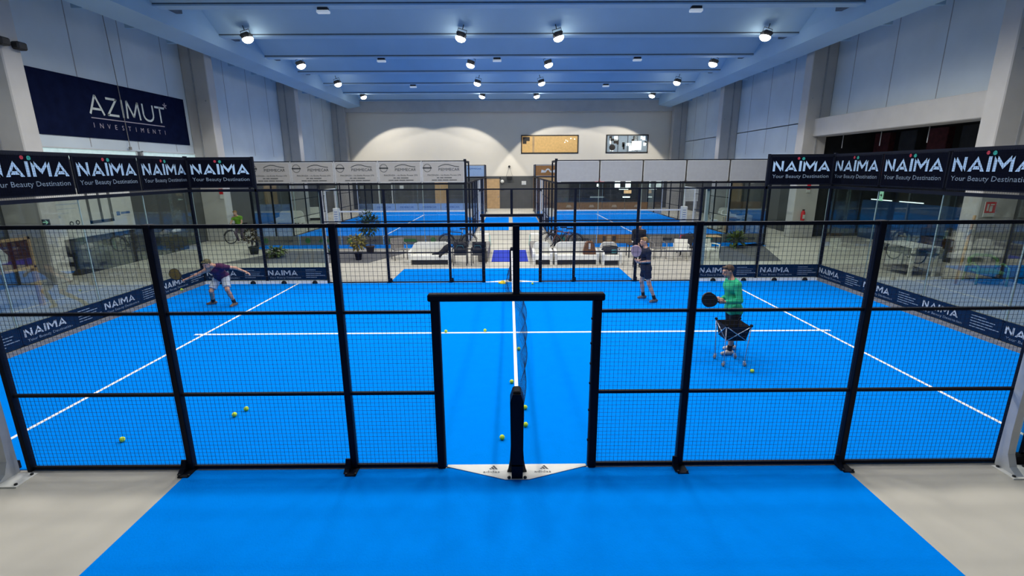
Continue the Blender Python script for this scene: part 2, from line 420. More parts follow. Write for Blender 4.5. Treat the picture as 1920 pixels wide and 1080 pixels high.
# doors in the far wall
def door(nm, x0, x1, h, mt, y=40.93, frame='wainscot'):
    f = MB(); f.b2((x0 - .1, y, 0), (x0, y + .08, h + .1)); f.b2((x1, y, 0), (x1 + .1, y + .08, h + .1)); f.b2((x0 - .1, y, h), (x1 + .1, y + .08, h + .1))
    o = struct(f.build(nm, frame)); MB().b2((x0, y + .02, 0.01), (x1, y + .06, h)).build('leaf', mt, o)
    MB().tube([(x1 - .15, y - .03, 1.0), (x1 - .15, y - .03, 1.2)], .02).build('handle', 'chrome', o); return o
door('door_1', -2.2, -.97, 2.78, 'wood_pale')
door('door_2', -7.1, -5.85, 2.78, 'wood_pale')
door('door_3', -12.35, -11.2, 2.4, 'dark_wall', frame='white_steel')
door('door_4', -15.3, -14.1, 2.4, 'dark_wall')
door('door_5', 2.2, 4.2, 2.9, 'wood_pale')
# bar opening, far wall
f = MB()
for a, b in (((5.6, .7), (12.2, .8)), ((5.6, 2.85), (12.2, 2.95)), ((5.6, .7), (5.7, 2.95)), ((12.1, .7), (12.2, 2.95)), ((8.9, .7), (8.98, 2.95))): f.b2((a[0], 40.9, a[1]), (b[0], 40.97, b[1]))
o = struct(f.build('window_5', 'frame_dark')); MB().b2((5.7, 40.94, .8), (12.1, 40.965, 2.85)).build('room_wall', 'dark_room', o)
m = MB()
for x, z, a, h, k in ((7.4, 2.55, .5, .2, 0), (8.0, 2.45, .9, .3, 1), (8.2, 2.0, .15, .25, 0), (9.9, 1.9, .5, .9, 0), (10.3, 1.7, .9, .18, 0), (10.9, 1.9, .5, .95, 0), (10.8, 1.35, .7, .3, 2), (10.7, .95, .7, .12, 0), (7.6, .95, 1.4, .14, 3)):
    m.b2((x, 40.925, z), (x + a, 40.935, z + h), k)
m.build('interior', ['bar_light', 'bar_red', 'bar_amber', 'pale_blue'], o)
door('door_6', 13.0, 13.75, 2.4, 'pale_blue')
# dark doors along the far part of the left wall
for i, y in enumerate((26.5, 31.5, 35.5)):
    o = struct(MB().b2((-15.98, y, 0), (-15.9, y + 1.6, 2.5), 0).build('door_%d' % (7 + i), 'dark_room')); MB().b2((-15.89, y + .1, .02), (-15.86, y + 1.5, 2.4)).build('leaf', 'wood' if i == 1 else 'dark_wall', o)
for i, y in enumerate((21.4, 28)):
    o = struct(MB().b2((15.9, y, 0), (15.98, y + 2.0, 2.7), 0).build('door_%d' % (10 + i), 'dark_room')); MB().b2((15.86, y + .1, .02), (15.89, y + 1.9, 2.6)).build('leaf', 'dark_wall', o)
# floodlights in view
m = MB(); m.prism([(-.16, -.06), (.16, -.06), (.22, .10), (.14, .16), (-.14, .16), (-.22, .10)], (0, -.18, 0), X, Z, -.36)
LAB = ['outer grey-board line', 'corridor line, grey-board side', 'corridor line, blank-board side', 'outer blank-board line']
ORD = ['row closest to the far wall', 'second row from the far wall', 'third row from the far wall', 'front row']
lampsrc = None
for i in range(4):
    for k in range(4):
        lab = 'lit ceiling floodlight, %s, %s' % (LAB[k], ORD[i]); t = .3 if k in (0, 2) else -.3
        if lampsrc is None:
            L = thing('floodlight_fixture', lab, 'light', (LX[k], LY[i], 9.46), 0, 'ceiling floodlights'); lampsrc = L
            m.build('housing', 'lamp_body', L)
            MB().lathe([(.02, -.24), (.12, -.225), (.20, -.17), (.24, -.09), (.23, -.06)], (0, 0, 0), 20).build('lens', 'lens', L)
            q = MB(); q.tube([(-.2, 0, .05), (-.2, 0, .3), (.2, 0, .3), (.2, 0, .05)], .015, 6); q.tube([(0, 0, .3), (0, 0, .5)], .02, 6); q.build('bracket', 'lamp_body', L)
        else: L = dup(lampsrc, (LX[k], LY[i], 9.46), None, lab)
        L.rotation_euler = (0, math.copysign(.28, -t), 0)
# emergency fixtures under the roof stems
src = None
for (x, y, nm) in ((-7.12, 15.05, 'first stem, beyond the ad boards'), (7.12, 15.05, 'first stem, beyond the blank boards'), (-7.1, 23.55, 'third stem, on the ad board court side'), (7.08, 23.55, 'third stem, on the blank board court side'), (-.7, 23.55, 'third stem, above the corridor'), (-7.0, 32.05, 'fifth stem, on the ad board court side'), (7.0, 32.05, 'fifth stem, on the blank board court side')):
    lab = 'small pale emergency light under the ' + nm
    if src is None:
        src = thing('emergency_light', lab, 'light', (x, y, 9.44), 0, 'emergency lights on the ceiling'); MB().b2((-.2, -.1, .06), (.2, .1, .16), 0, .02).build('bracket', 'lamp_body', src); MB().b2((-.24, -.1, -.04), (.24, .1, .06), 0, .02).build('diffuser', 'em_lens', src)
    else: dup(src, (x, y, 9.44), None, lab)
# ---------------------------------------------------------------- lettering
def naima(m, o, u, v, h, k):
    """bold geometric salon lettering, o = left end of the baseline, h = cap height; returns its width"""
    o, u, v = Vector(o), Vector(u), Vector(v); x = 0; t = .24
    def poly(p): m.flat([(a * h, b * h) for a, b in p], o, u, v, k)
    def A(x):
        poly([(x, 0), (x + t * 1.15, 0), (x + .62, .70), (x + .62, 1.02)]); poly([(x + 1.24, 0), (x + .62, 1.02), (x + .62, .70), (x + 1.24 - t * 1.15, 0)])
        poly([(x + .26, .14), (x + .98, .14), (x + .86, .36), (x + .38, .36)])
    poly([(0, 0), (t * .9, 0), (t * .9, 1), (0, 1)]); poly([(0, 1), (t * 1.1, 1), (1.05, 0), (1.05 - t * 1.1, 0)]); poly([(1.05 - t * .9, 0), (1.05, 0), (1.05, 1), (1.05 - t * .9, 1)])
    A(1.22); poly([(2.62, 0), (2.86, 0), (2.86, 1), (2.62, 1)])
    x = 3.03
    poly([(x, 0), (x + t * .95, 0), (x + t * .95, 1), (x, 1)]); poly([(x, 1), (x + .26, 1), (x + .68, .50), (x + .68, .16)]); poly([(x + 1.36, 1), (x + .68, .16), (x + .68, .50), (x + 1.10, 1)]); poly([(x + 1.36 - t * .95, 0), (x + 1.36, 0), (x + 1.36, 1), (x + 1.36 - t * .95, 1)])
    A(4.54)
    return 5.78 * h
def disc(m, c, u, v, r, k, n=14):
    m.flat([(r * math.cos(2 * math.pi * i / n), r * math.sin(2 * math.pi * i / n)) for i in range(n)], c, u, v, k)
def salon_sign(m, o, u, v, w, h, e=.007):
    """face of a 2 m salon banner; o = lower-left corner"""
    o, u, v = Vector(o), Vector(u), Vector(v); n = u.cross(v).normalized() * e; o = o + n
    ch = w * .915 / 5.78; x0 = w * .045; y0 = h * .47
    naima(m, o + u * x0 + v * y0, u, v, ch, 1)
    m.text('Your Beauty Destination', o + u * (w / 2) + v * (h * .235), u, v, ch * .36, 2, w * .9)
    disc(m, o + u * (x0 + 2.50 * ch) + v * (y0 + ch * 1.25), u, v, ch * .13, 3); disc(m, o + u * (x0 + 2.98 * ch) + v * (y0 + ch * 1.22), u, v, ch * .15, 4)
def strip_sign(m, o, u, v, w, h, e=.007):
    o, u, v = Vector(o), Vector(u), Vector(v); o = o + u.cross(v).normalized() * e
    ch = h * .42
    naima(m, o + u * (w * .03) + v * (h * .40), u, v, ch * .98, 1)
    m.text('Your Beauty Destination', o + u * (w * .31) + v * (h * .14), u, v, ch * .36, 2, w * .52)
    for i, l in enumerate((.17, .27, .25, .32, .18)): m.flat([(0, 0), (w * l, 0), (w * l, h * .045), (0, h * .045)], o + u * (w * .66) + v * (h * (.80 - .15 * i)), u, v, 2)
def plate_of(name, mats, o, u, v, w, h, label, cat, group, face=None, th=.012, edge='steel'):
    t = thing(name, label, cat, tuple(o), 0, group); u, v = Vector(u), Vector(v); n = u.cross(v).normalized()
    m = MB(); m.prism([(0, 0), (w, 0), (w, h), (0, h)], -n * th, u, v, th)
    if face: face(m)
    m.build('panel', mats, t)
    f = MB(); e = .025
    for a, b in (((0, -.005), (w, e)), ((0, h - e), (w, h + .005)), ((-.005, 0), (e, h)), ((w - e, 0), (w + .005, h))):
        f.prism([(a[0], a[1]), (b[0], a[1]), (b[0], b[1]), (a[0], b[1])], -n * (th + .012), u, v, th + .016)
    f.build('frame', edge, t)
    return t

# ---------------------------------------------------------------- wire mesh
def wires(x0, x1, z0, z1, r=.0013, p=.05, cut=None):
    """welded mesh in the local XZ plane; cut = (x0,x1,z1) opening from the ground"""
    m = MB()
    def v(x, a, b): m.add([(x - r, -r, a), (x + r, -r, a), (x + r, r, a), (x - r, r, a), (x - r, -r, b), (x + r, -r, b), (x + r, r, b), (x - r, r, b)], [(0, 1, 5, 4), (1, 2, 6, 5), (2, 3, 7, 6), (3, 0, 4, 7)])
    def h(z, a, b): m.add([(a, -r, z - r), (a, -r, z + r), (a, r, z + r), (a, r, z - r), (b, -r, z - r), (b, -r, z + r), (b, r, z + r), (b, r, z - r)], [(0, 1, 5, 4), (1, 2, 6, 5), (2, 3, 7, 6), (3, 0, 4, 7)])
    x = x0 + p / 2
    while x < x1: v(x, z0, z1); x += p
    z = z0 + p / 2
    while z < z1: h(z, x0, x1); z += p
    return m
def side_fence(name, label, y, out, stuff_wire=True):
    """12 m mesh side of a court along X with the gate opening in its middle; out = -1/+1: the side its feet stand on"""
    t = thing(name, label, 'fence', (0, y, 0)); W = .075; D = .085
    for x in (-6, -4, -2, 2, 4, 6):
        e = abs(x) == 6; xx = x - math.copysign(.03, x) if e else x
        p = MB().b2((xx - (W / 2 if not e else .028), -D / 2, .0), (xx + (W / 2 if not e else .028), D / 2, 3.0), 0, .008).build('post', 'steel', t)
        if not e:
            f = MB(); f.box((x, out * .08, .013), (.13, .22, .014)); f.prism([(.03, .02), (.16, .02), (.08, .07), (.05, .15), (.03, .15)], (x + (.03 if out > 0 else -.03), 0, 0), (0, out, 0), Z, .06)
            for a in (-.055, .055): f.lathe([(.013, .02), (.013, .035)], (x + a, out * .165, 0), 8, 1)
            f.build('base_plate', ['steel', 'bolt'], p)
        c = MB().b2((xx - .045, -.05, 2.985), (xx + .045, .05, 3.012), 0, .006).build('cap', 'steel', p)
    for a, b in ((-6, -.97), (.97, 6)):
        for z, s in ((.035, .034), (1.0, .03), (2.0, .03)): MB().b2((a, -.018, z - s / 2), (b, .018, z + s / 2)).build('rail', 'steel', t)
    MB().b2((-6.03, -.024, 2.965), (6.03, .024, 3.005)).build('top_rail', 'steel', t)
    for a, b, c, d in ((-5.95, -4.03, .05, 2.97), (-3.97, -2.03, .05, 2.97), (-1.97, -.97, .05, 2.97), (.97, 1.97, .05, 2.97), (2.03, 3.97, .05, 2.97), (4.03, 5.95, .05, 2.97), (-.97, .97, 2.2, 2.97)):
        wires(a, b, c, d).build('mesh_panel', 'wire', t)
    for s in (-1, 1):
        g = MB().b2((s * .92 - .05, -.055, 0), (s * .92 + .05, .055, 2.15), 0, .015).build('gate_post', 'pad', t)
        if s > 0:
            for z in (.35, .75, 1.1, 1.35, 1.6, 1.9): MB().b2((.858, -.015, z), (.872, .015, z + .018)).build('clip', 'rubber', g)
    MB().b2((-1.0, -.055, 2.13), (1.0, .055, 2.215), 0, .015).build('lintel', 'pad', t)
    MB().b2((-.038, -.04, 2.2), (.038, .04, 2.98), 0, .006).build('centre_post', 'steel', t)
    return t
side_fence('mesh_fence', 'black wire mesh fence with gate opening along the near side of the court', 0, -1)
side_fence('mesh_fence', 'black wire mesh court fence behind the navy-shirted player, along the benches', 10, 1)

# white profile posts at the ends of the near and far fence, each on a bolted plate
def fin_post(x, y, out, label, h):
    t = thing('glass_post', label, 'post', (x, y, 0), 0, 'pale steel posts between mesh and glass')
    s = math.copysign(1, x)
    MB().prism([(0, .01), (.27, .01), (.17, .08), (.115, .22), (.10, .5), (.10, h), (0, h)], (.045 if out > 0 else -.045, 0, 0), (0, out, 0), Z, .09).build('upright', 'white_steel', t)
    f = MB(); f.b2((-.20, .03 * out, .0), (.20, .30 * out, .014))
    f.build('base_plate', 'plate_white', t)
    for a, b in ((-.16, .26), (.16, .065), (-.16, .065), (.16, .26)): MB().lathe([(.017, .013), (.017, .03), (.010, .034)], (a, b * out, 0), 10).build('bolt', 'bolt', t)
fin_post(-6.03, -.045, -1, 'pale steel post on a bolted plate beside the grey ad board with green lettering', 3.0)
fin_post(6.03, -.045, -1, 'pale steel post on a bolted plate beside the plain grey ad board', 3.0)
fin_post(-6.10, 10.05, 1, 'slim pale post at the far fence, behind the purple-shirted player', 3.0)
fin_post(6.10, 10.05, 1, 'slim pale post at the far fence, behind the green-shirted coach', 3.0)

# ---------------------------------------------------------------- glass ends
def glass_run(name, label, o, u, spans, tall, group=None, gm='glass', kerb=None, posts=(), rail=True, clamp=True, inward=1):
    """panes along u from o; spans = [(a,b,h)]; posts = [(a, height, size)]"""
    t = thing(name, label, 'glass wall', o, math.atan2(u[1], u[0]), group)
    for a, b, h in spans:
        p = MB().b2((a + .006, -.006, .09 if kerb else .015), (b - .006, .006, h)).build('pane', gm, t)
        MB().b2((a + .004, -.007, .1), (a + .010, .007, h)).b2((b - .010, -.007, .1), (b - .004, .007, h)).build('edge', 'glass_edge', p)
    if kerb:
        k = MB(); a, b = spans[0][0], spans[-1][1]; k.b2((a, -.05, 0), (b, .05, .11)); k.build('kerb', kerb, t)
        if clamp:
            x = a + .55
            while x < b:
                q = MB(); q.lathe([(.085, 0), (.085, .02)], (x, inward * .052 - (.0 if inward > 0 else .02), .03), 14, 0, 'y'); q.build('clamp', 'rubber', t); x += 1.0
    for a, h, s in posts: MB().b2((a - s / 2, -s / 2 + .0, 0), (a + s / 2, s / 2, h), 0, .006).build('post', 'steel', t)
    if rail: MB().b2((spans[0][0], -.035, tall - .05), (spans[-1][1], .035, tall + .03)).build('rail', 'steel', t)
    return t
# end walls (X = +-10) with the mesh band 3-4 m
for sg, who in ((-1, 'purple-shirted player'), (1, 'green-shirted coach')):
    t = glass_run('glass_end_wall', 'glass end wall of the court with dark banners on top, at the %s end' % who, (10 * sg, 0, 0), (0, 1), [(i * 2, i * 2 + 2, 2.96) for i in range(5)], 3.0, kerb='wicker_grey', posts=[(0, 4.0, .08), (10, 4.02, .09)], clamp=False)
    MB().b2((0, -.03, 3.93), (10, .03, 3.99)).build('top_rail', 'steel', t)
    q = wires(0, 10, 3.04, 3.94); q.v = [(a, b + (.05 * sg), c) for a, b, c in q.v]; q.build('mesh_panel', 'wire_dark', t)
    # far corner: two panes beside the end wall, the tall one with a banner above
    if sg < 0: sp, o, u = [(0, 2, 2.96), (2, 3.95, 2.96)], (-9.95, 10, 0), (1, 0)
    else: sp, o, u = [(-3.95, -2, 2.96), (-2, 0, 2.96)], (9.95, 10, 0), (1, 0)
    c = glass_run('glass_corner_wall', 'glass corner wall with one dark banner above, behind the %s' % who, o, u, sp, 3.0, kerb='plate_white', posts=[(-2.0 * -1 if sg < 0 else -2.0, 4.0, .07)], inward=-1)
    a, b = (0, 2) if sg < 0 else (-2, 0)
    MB().b2((a, -.03, 3.93), (b, .03, 3.99)).build('top_rail', 'steel', c)
    q = wires(a, b, 3.04, 3.94); q.v = [(x, y - .05, z) for x, y, z in q.v]; q.build('mesh_panel', 'wire_dark', c)
    # near corner (mostly outside the picture)
    o = (-10, 0, 0) if sg < 0 else (6.15, 0, 0)
    c = glass_run('glass_corner_wall', 'glass corner pane beside the pale steel post, at the %s end of the near side' % who, o, (1, 0), [(0, 1.9, 2.96), (1.9, 3.85, 2.96)], 3.0, kerb='rubber', clamp=False)
# dark salon banners on top
BN = ['banner_black', 'ink_sky', 'ink_slate', 'ink_red', 'ink_teal']
ORDB = {4: 'first from the corner post', 3: 'second from the corner post', 2: 'third from the corner post', 1: 'fourth from the corner post', 0: 'last one towards the near side'}
for sg, who in ((-1, 'purple-shirted player'), (1, 'green-shirted coach')):
    for i in range(1, 5):
        o = Vector((10 * sg - .03 * sg, 2 * i + .03, 3.08)) if sg < 0 else Vector((9.97, 2 * i + 1.97, 3.08)); u = Y if sg < 0 else -Y
        plate_of('salon_banner', BN, o, u, Z, 1.94, .85, 'dark salon banner on top of the %s end wall, %s' % (who, ORDB[i]), 'banner', 'dark salon banners on top of the glass', lambda m, u=u: salon_sign(m, (0, 0, 0), u, Z, 1.94, .85))
    o = Vector((-9.92, 9.95, 3.08)) if sg < 0 else Vector((7.98, 9.95, 3.08))
    plate_of('salon_banner', BN, o, X, Z, 1.94, .85, 'dark salon banner above the far corner glass behind the %s' % who, 'banner', 'dark salon banners on top of the glass', lambda m: salon_sign(m, (0, 0, 0), X, Z, 1.94, .85))
# navy strips along the foot of the glass
SN = ['banner_navy', 'ink_dim', 'ink_slate']
for sg, who in ((-1, 'purple-shirted player'), (1, 'green-shirted coach')):
    for i in range(0, 5):
        o = Vector((-9.975, 2 * i + .01, .13)) if sg < 0 else Vector((9.975, 2 * i + 1.99, .13)); u = Y if sg < 0 else -Y
        plate_of('salon_strip', SN, o, u, Z, 1.98, .40, 'navy advertising strip low on the %s end wall, %s' % (who, ORDB[i]), 'banner', 'navy strips along the foot of the glass', lambda m, u=u: strip_sign(m, (0, 0, 0), u, Z, 1.98, .40), edge='banner_navy')
    for j in range(2):
        o = Vector((-9.93 + 1.98 * j, 9.975, .13)) if sg < 0 else Vector((6.03 + 1.98 * j, 9.975, .13))
        near_corner = (j == 0) == (sg < 0)
        plate_of('salon_strip', SN, o, X, Z, 1.93, .40, 'navy advertising strip low on the far glass behind the %s, %s' % (who, 'in the corner' if near_corner else 'beside the mesh'), 'banner', 'navy strips along the foot of the glass', lambda m: strip_sign(m, (0, 0, 0), X, Z, 1.93, .40), edge='banner_navy')
# grey boards on the near corner glass
plate_of('ad_board', ['banner_grey', 'ink_green'], (-9.9, -.02, .13), X, Z, 3.72, .47, 'grey ad board with green lettering on the near corner glass', 'banner', None, lambda m: m.text('PADEL', (3.64 - .62, -.007, .165), X, Z, .135, 1, 1.16))
plate_of('ad_board', ['banner_grey'], (6.22, -.02, .13), X, Z, 3.72, .47, 'plain grey ad board on the near corner glass', 'banner', None)

# ---------------------------------------------------------------- net
t = thing('court_net', 'padel net with white top band across the middle of the court', 'net', (0, 0, 0))
def disp(y, z):
    xs = [0, .6, 2, 3.5, 5, 5.8, 6.6, 7.3, 8.0, 9.0, 10]; ds = [.02, .12, .20, .27, .31, .34, .26, .04, -.22, -.17, -.03]
    for i in range(10):
        if xs[i] <= y <= xs[i + 1]: d = ds[i] + (ds[i + 1] - ds[i]) * (y - xs[i]) / (xs[i + 1] - xs[i]); break
    else: d = 0
    q = max(0, min(1, 1 - z / .90)); return d * (math.sin(q * math.pi * .80) * .9 + .12 * math.sin(y * 5) * q)
m = MB(); r = .0011
ny = 170; nz = 16
def cord(ps):
    vs = []; fs = []
    for p in ps: vs += [(p[0] - r, p[1] - r, p[2]), (p[0] + r, p[1] + r, p[2]), (p[0] + r, p[1] - r, p[2] + 2 * r)]
    for i in range(len(ps) - 1):
        a = 3 * i; fs += [(a, a + 1, a + 4, a + 3), (a + 1, a + 2, a + 5, a + 4), (a + 2, a, a + 3, a + 5)]
    m.add(vs, fs)
for i in range(ny + 1):
    y = i * 10 / ny; cord([(disp(y, .9 * k / nz), y, .03 + .87 * k / nz) for k in range(nz + 1)])
for k in range(nz + 1): cord([(disp(i * 10 / 100, .9 * k / nz), i * 10 / 100, .03 + .87 * k / nz) for i in range(101)])
m.build('netting', 'net_cord', t)
m = MB(); pts = [(0, -.10, 1.04), (0, 0, 1.0)] + [(0, y, .90 + .10 * abs(y - 5) ** 1.5 / 11.2) for y in range(1, 10)] + [(0, 10, 1.0), (0, 10.1, 1.04)]
for a, b in zip(pts, pts[1:]): m.add([(sx * .022, p[1], p[2] + dz) for p in (a, b) for sx in (-1, 1) for dz in (-.06, 0)], [(0, 1, 5, 4), (2, 6, 7, 3), (1, 3, 7, 5), (0, 4, 6, 2)])
m.build('top_band', 'net_band', t)
def net_post(y, out, label):
    t = thing('net_post', label, 'post', (0, y, 0))
    m = MB(); w = .066
    m.prism([(-w, .18), (w, .18), (w + .006, .3), (w + .012, 1.0), (w - .02, 1.10), (-w + .02, 1.10), (-w - .012, 1.0), (-w - .006, .3)], (0, .10 if out < 0 else -.10, 0), X if out < 0 else -X, Z, .20)
    m.b2((-w, -.10, .017), (w, .10, .2)); m.build('pad', 'pad', t)
    m = MB(); m.b2((-w + .02, -.085, 1.09), (w - .02, .085, 1.125), 0, .02); m.build('cap', 'rubber', t)
    m = MB()
    for s in (-1, 1): m.prism([(.05, 0), (.125, 0), (.105, .05), (.085, .16), (.07, .42), (.05, .42)], (0, out * -.06 , 0), (s, 0, 0), Z, .03 * s)
    m.build('gusset', 'bolt', t)
    m = MB()
    for s in (-1, 1): m.lathe([(.02, .01), (.02, .03), (.01, .04)], (s * .095, out * .085, 0), 10)
    m.build('bolt', 'bolt', t)
net_post(-.17, -1, 'black padded net post standing in the near gate opening')
net_post(10.17, 1, 'dark net post standing in the far gate opening')
def three_bars(m, c, u, v, s, k):
    for i, h in enumerate((.30, .62, .95)):
        x = (i - 1) * .42 * s; sl = .58
        b0 = x - .16 * s; b1 = x + .13 * s
        m.flat([(b0 + (.10 * s if i == 0 else 0), 0), (b1, 0), (b1 - sl * h * s, h * s), (b1 - sl * h * s - .27 * s, h * s - .15 * s)], c, u, v, k)
for y, out, lab in ((0, -1, 'white floor plate with sportswear logos under the near net post'), (10, 1, 'white floor plate with sportswear logos under the far net post')):
    t = thing('threshold_plate', lab, 'plate', (0, y, 0), 0 if out < 0 else math.pi)
    m = MB(); m.prism([(-.86, .02), (-.86, -.025), (-.12, -.30), (.12, -.30), (.86, -.025), (.86, .02)], (0, 0, .010), -X, -Y, .012) if False else m.add([(x, y_, z) for z in (.009, .016) for x, y_ in ((-.855, .02), (-.855, -.02), (-.14, -.28), (.14, -.28), (.855, -.02), (.855, .02))], [(6, 7, 8, 9, 10, 11), (0, 6, 11, 5), (0, 1, 7, 6), (1, 2, 8, 7), (2, 3, 9, 8), (3, 4, 10, 9), (4, 5, 11, 10)])
    for s in (-.31, .31):
        three_bars(m, (s + .03, -.085, .0175), X, Y, .085, 1); m.text('adidas', (s, -.155, .0175), X, Y, .050, 1, .20)
    m.build('plate', ['plate_white', 'ink_grey'], t)
# ---------------------------------------------------------------- the two courts beyond
def ad_car(m, u, w, h, o=(0, 0, 0)):
    o = Vector(o); v = Z; n = u.cross(v).normalized() * .008; o = o + n
    c = o + u * (w * .12) + v * (h * .70); r = h * .20
    for i in range(20):
        a, b = 2 * math.pi * i / 20, 2 * math.pi * (i + 1) / 20
        m.flat([(math.cos(a) * r, math.sin(a) * r), (math.cos(b) * r, math.sin(b) * r), (math.cos(b) * r * .86, math.sin(b) * r * .86), (math.cos(a) * r * .86, math.sin(a) * r * .86)], c, u, v, 1)
    m.flat([(-r * 1.12, -.028), (r * 1.12, -.028), (r * 1.12, .028), (-r * 1.12, .028)], c, u, v, 2); m.text('NISSAN', c - v * .012, u, v, .03, 0, r * 1.3)
    m.text('PIEMMECAR', o + u * (w * .64) + v * (h * .56), u, v, h * .14, 2, w * .50)
    P = [(.38, .735), (.41, .775), (.47, .83), (.55, .865), (.63, .86), (.70, .815), (.78, .775), (.88, .755)]
    for (a, b), (c_, d) in zip(P, P[1:]): m.flat([(a * w, b * h - .012), (c_ * w, d * h - .012), (c_ * w, d * h + .016), (a * w, b * h + .016)], o, u, v, 2)
    m.text('PIACENZA - via Emilia Pavese 270', o + u * (w * .52) + v * (h * .32), u, v, h * .07, 2, w * .80)
    for yy, segs in ((.20, ((.34, .40), (.42, .50), (.52, .70))), (.085, ((.22, .34), (.36, .46), (.48, .62), (.64, .82)))):
        for a, b in segs: m.flat([(a * w, yy * h), (b * w, yy * h), (b * w, yy * h + h * .045), (a * w, yy * h + h * .045)], o, u, v, 1)
AD = ['banner_grey', 'ink_grey', 'ink_dark']
for sg, nm in ((-1, 'grey ad boards'), (1, 'blank boards')):
    x0 = -12.1 if sg < 0 else 2.1
    t = glass_run('glass_end_wall', 'glass end wall under the %s, facing the benches' % nm, (x0, 17.5, 0), (1, 0), [(i * 2, i * 2 + 2, 2.96) for i in range(5)], 2.97, gm='glass_far', posts=[(0 if sg < 0 else 10, 4.0, .09), (10 if sg < 0 else 0, 4.06, .12)], kerb=None)
    MB().b2((0, -.03, 3.96), (10, .03, 4.0)).build('top_rail', 'steel', t)
    q = MB()
    for i in range(1, 5): q.b2((i * 2 - .03, -.035, 2.97), (i * 2 + .03, .035, 3.98))
    q.build('upright', 'silver' if sg < 0 else 'frame_dark', t)
    PL = ['first', 'second', 'third', 'fourth', 'fifth']
    for i in range(5):
        k = PL[4 - i] if sg < 0 else PL[i]
        o = (x0 + 2 * i + .04, 17.44, 3.03)
        if sg < 0: plate_of('ad_board', AD, o, X, Z, 1.92, .92, 'grey car dealer board on top of the glass, %s from the corridor' % k, 'banner', 'grey ad boards on the glass', lambda m: ad_car(m, X, 1.92, .92), edge='silver')
        else: plate_of('ad_board', ['banner_blank'], o, X, Z, 1.92, .92, 'blank pale grey board on top of the glass, %s from the corridor' % k, 'banner', 'blank boards on the glass', None, edge='silver')
    # the low strips seen from behind, through the glass
    for i in range(5):
        o = (x0 + 2 * i + .02, 17.62, .13); k = PL[4 - i] if sg < 0 else PL[i]
        br = sg > 0 and i == 1
        def face(m, br=br, i=i, sg=sg):
            b = Vector((0, -.002, 0))
            if br:
                for a, c, k_ in ((.28, .14, 1), (.48, .2, 2), (.74, .16, 1)): m.flat([(a, .09), (a + c, .09), (a + c, .34), (a, .34)], b + Vector((0, -.008, 0)), X, Z, k_)
                for j in range(4): m.flat([(1.05, .08 + .08 * j), (1.85, .08 + .08 * j), (1.85, .11 + .08 * j), (1.05, .11 + .08 * j)], b + Vector((0, -.008, 0)), X, Z, 2)
            else:
                disc(m, b + Vector((.35, -.008, .2)), X, Z, .13, 1)
                if i % 2 == 0: m.text('PIEMMECAR', b + Vector((1.2, -.008, .13)), X, Z, .12, 2, .9) if sg < 0 else m.flat([(.8, .12), (1.6, .12), (1.6, .24), (.8, .24)], b + Vector((0, -.008, 0)), X, Z, 2)
                else: m.flat([(.85, .12), (1.6, .12), (1.5, .26), (.95, .26)], b + Vector((0, -.008, 0)), X, Z, 1)
        plate_of('ad_strip', ['banner_orange', 'frame_dark', 'wood_pale'] if br else ['wicker_grey', 'ink_green' if sg < 0 else 'ink_teal', 'ink_dark'], o, X, Z, 1.96, .40,
                 'low %s strip behind the end glass under the %s, %s from the corridor' % ('orange advertising' if br else 'grey', nm, k), 'banner', 'low strips behind the end glass', face, edge='wicker_grey' if not br else 'banner_orange')
    # far end wall
    t = glass_run('glass_end_wall', 'far glass end wall of the court with %s' % nm, (x0, 37.5, 0), (1, 0), [(i * 2, i * 2 + 2, 2.96) for i in range(5)], 2.97, gm='glass_far', posts=[(0, 4.0, .09), (10, 4.0, .09)], kerb=None)
    MB().b2((0, -.03, 3.96), (10, .03, 4.0)).build('top_rail', 'steel', t)
    o = (-4.06, 37.44, 3.03) if sg < 0 else (2.14, 37.44, 3.03)
    def arch(m):
        b = Vector((0, -.008, 0))
        for i in range(8):
            a, c = math.pi * i / 8, math.pi * (i + 1) / 8; m.flat([(1.15 + .24 * math.cos(a), .35 + .3 * math.sin(a)), (1.15 + .24 * math.cos(c), .35 + .3 * math.sin(c)), (1.15 + .14 * math.cos(c), .35 + .17 * math.sin(c)), (1.15 + .14 * math.cos(a), .35 + .17 * math.sin(a))], b, X, Z, 1)
        m.flat([(.55, .3), (.95, .3), (.95, .45), (.6, .55)], b, X, Z, 1); m.flat([(1.38, .3), (1.8, .3), (1.8, .55), (1.4, .45)], b, X, Z, 1)
    if sg < 0: plate_of('ad_board', ['banner_ltblue', 'ink_blue', 'ink_blue'], o, X, Z, 1.92, .92, 'pale blue car dealer board on the far end wall beside the corridor', 'banner', None, lambda m: m.text('PIEMMECAR', (1.0, -.008, .60), X, Z, .13, 1, 1.2), edge='silver')
    else: plate_of('ad_board', ['banner_orange', 'paper'], o, X, Z, 1.92, .92, 'orange board with a pale arch sign on the far end wall beside the corridor', 'banner', None, arch, edge='silver')
    for i in range(5):
        o = (x0 + 2 * i + .02, 37.42, .13); k = PL[4 - i] if sg < 0 else PL[i]
        plate_of('ad_strip', ['banner_ltblue', 'ink_blue'] if sg < 0 else ['banner_orange', 'wood_pale'], o, X, Z, 1.96, .62, 'low %s strip at the far end of the court, %s from the corridor' % ('pale blue' if sg < 0 else 'orange', k), 'banner', 'low strips at the far court ends',
                 (lambda m: m.text('PIEMMECAR', (1.0, -.008, .22), X, Z, .16, 1, 1.2)) if sg < 0 else (lambda m, i=i: m.flat([(.8, .2), (1.3, .2), (1.2, .42), (.9, .42)], (0, -.008, 0), X, Z, 1)), edge='pale_blue' if sg < 0 else 'banner_orange')
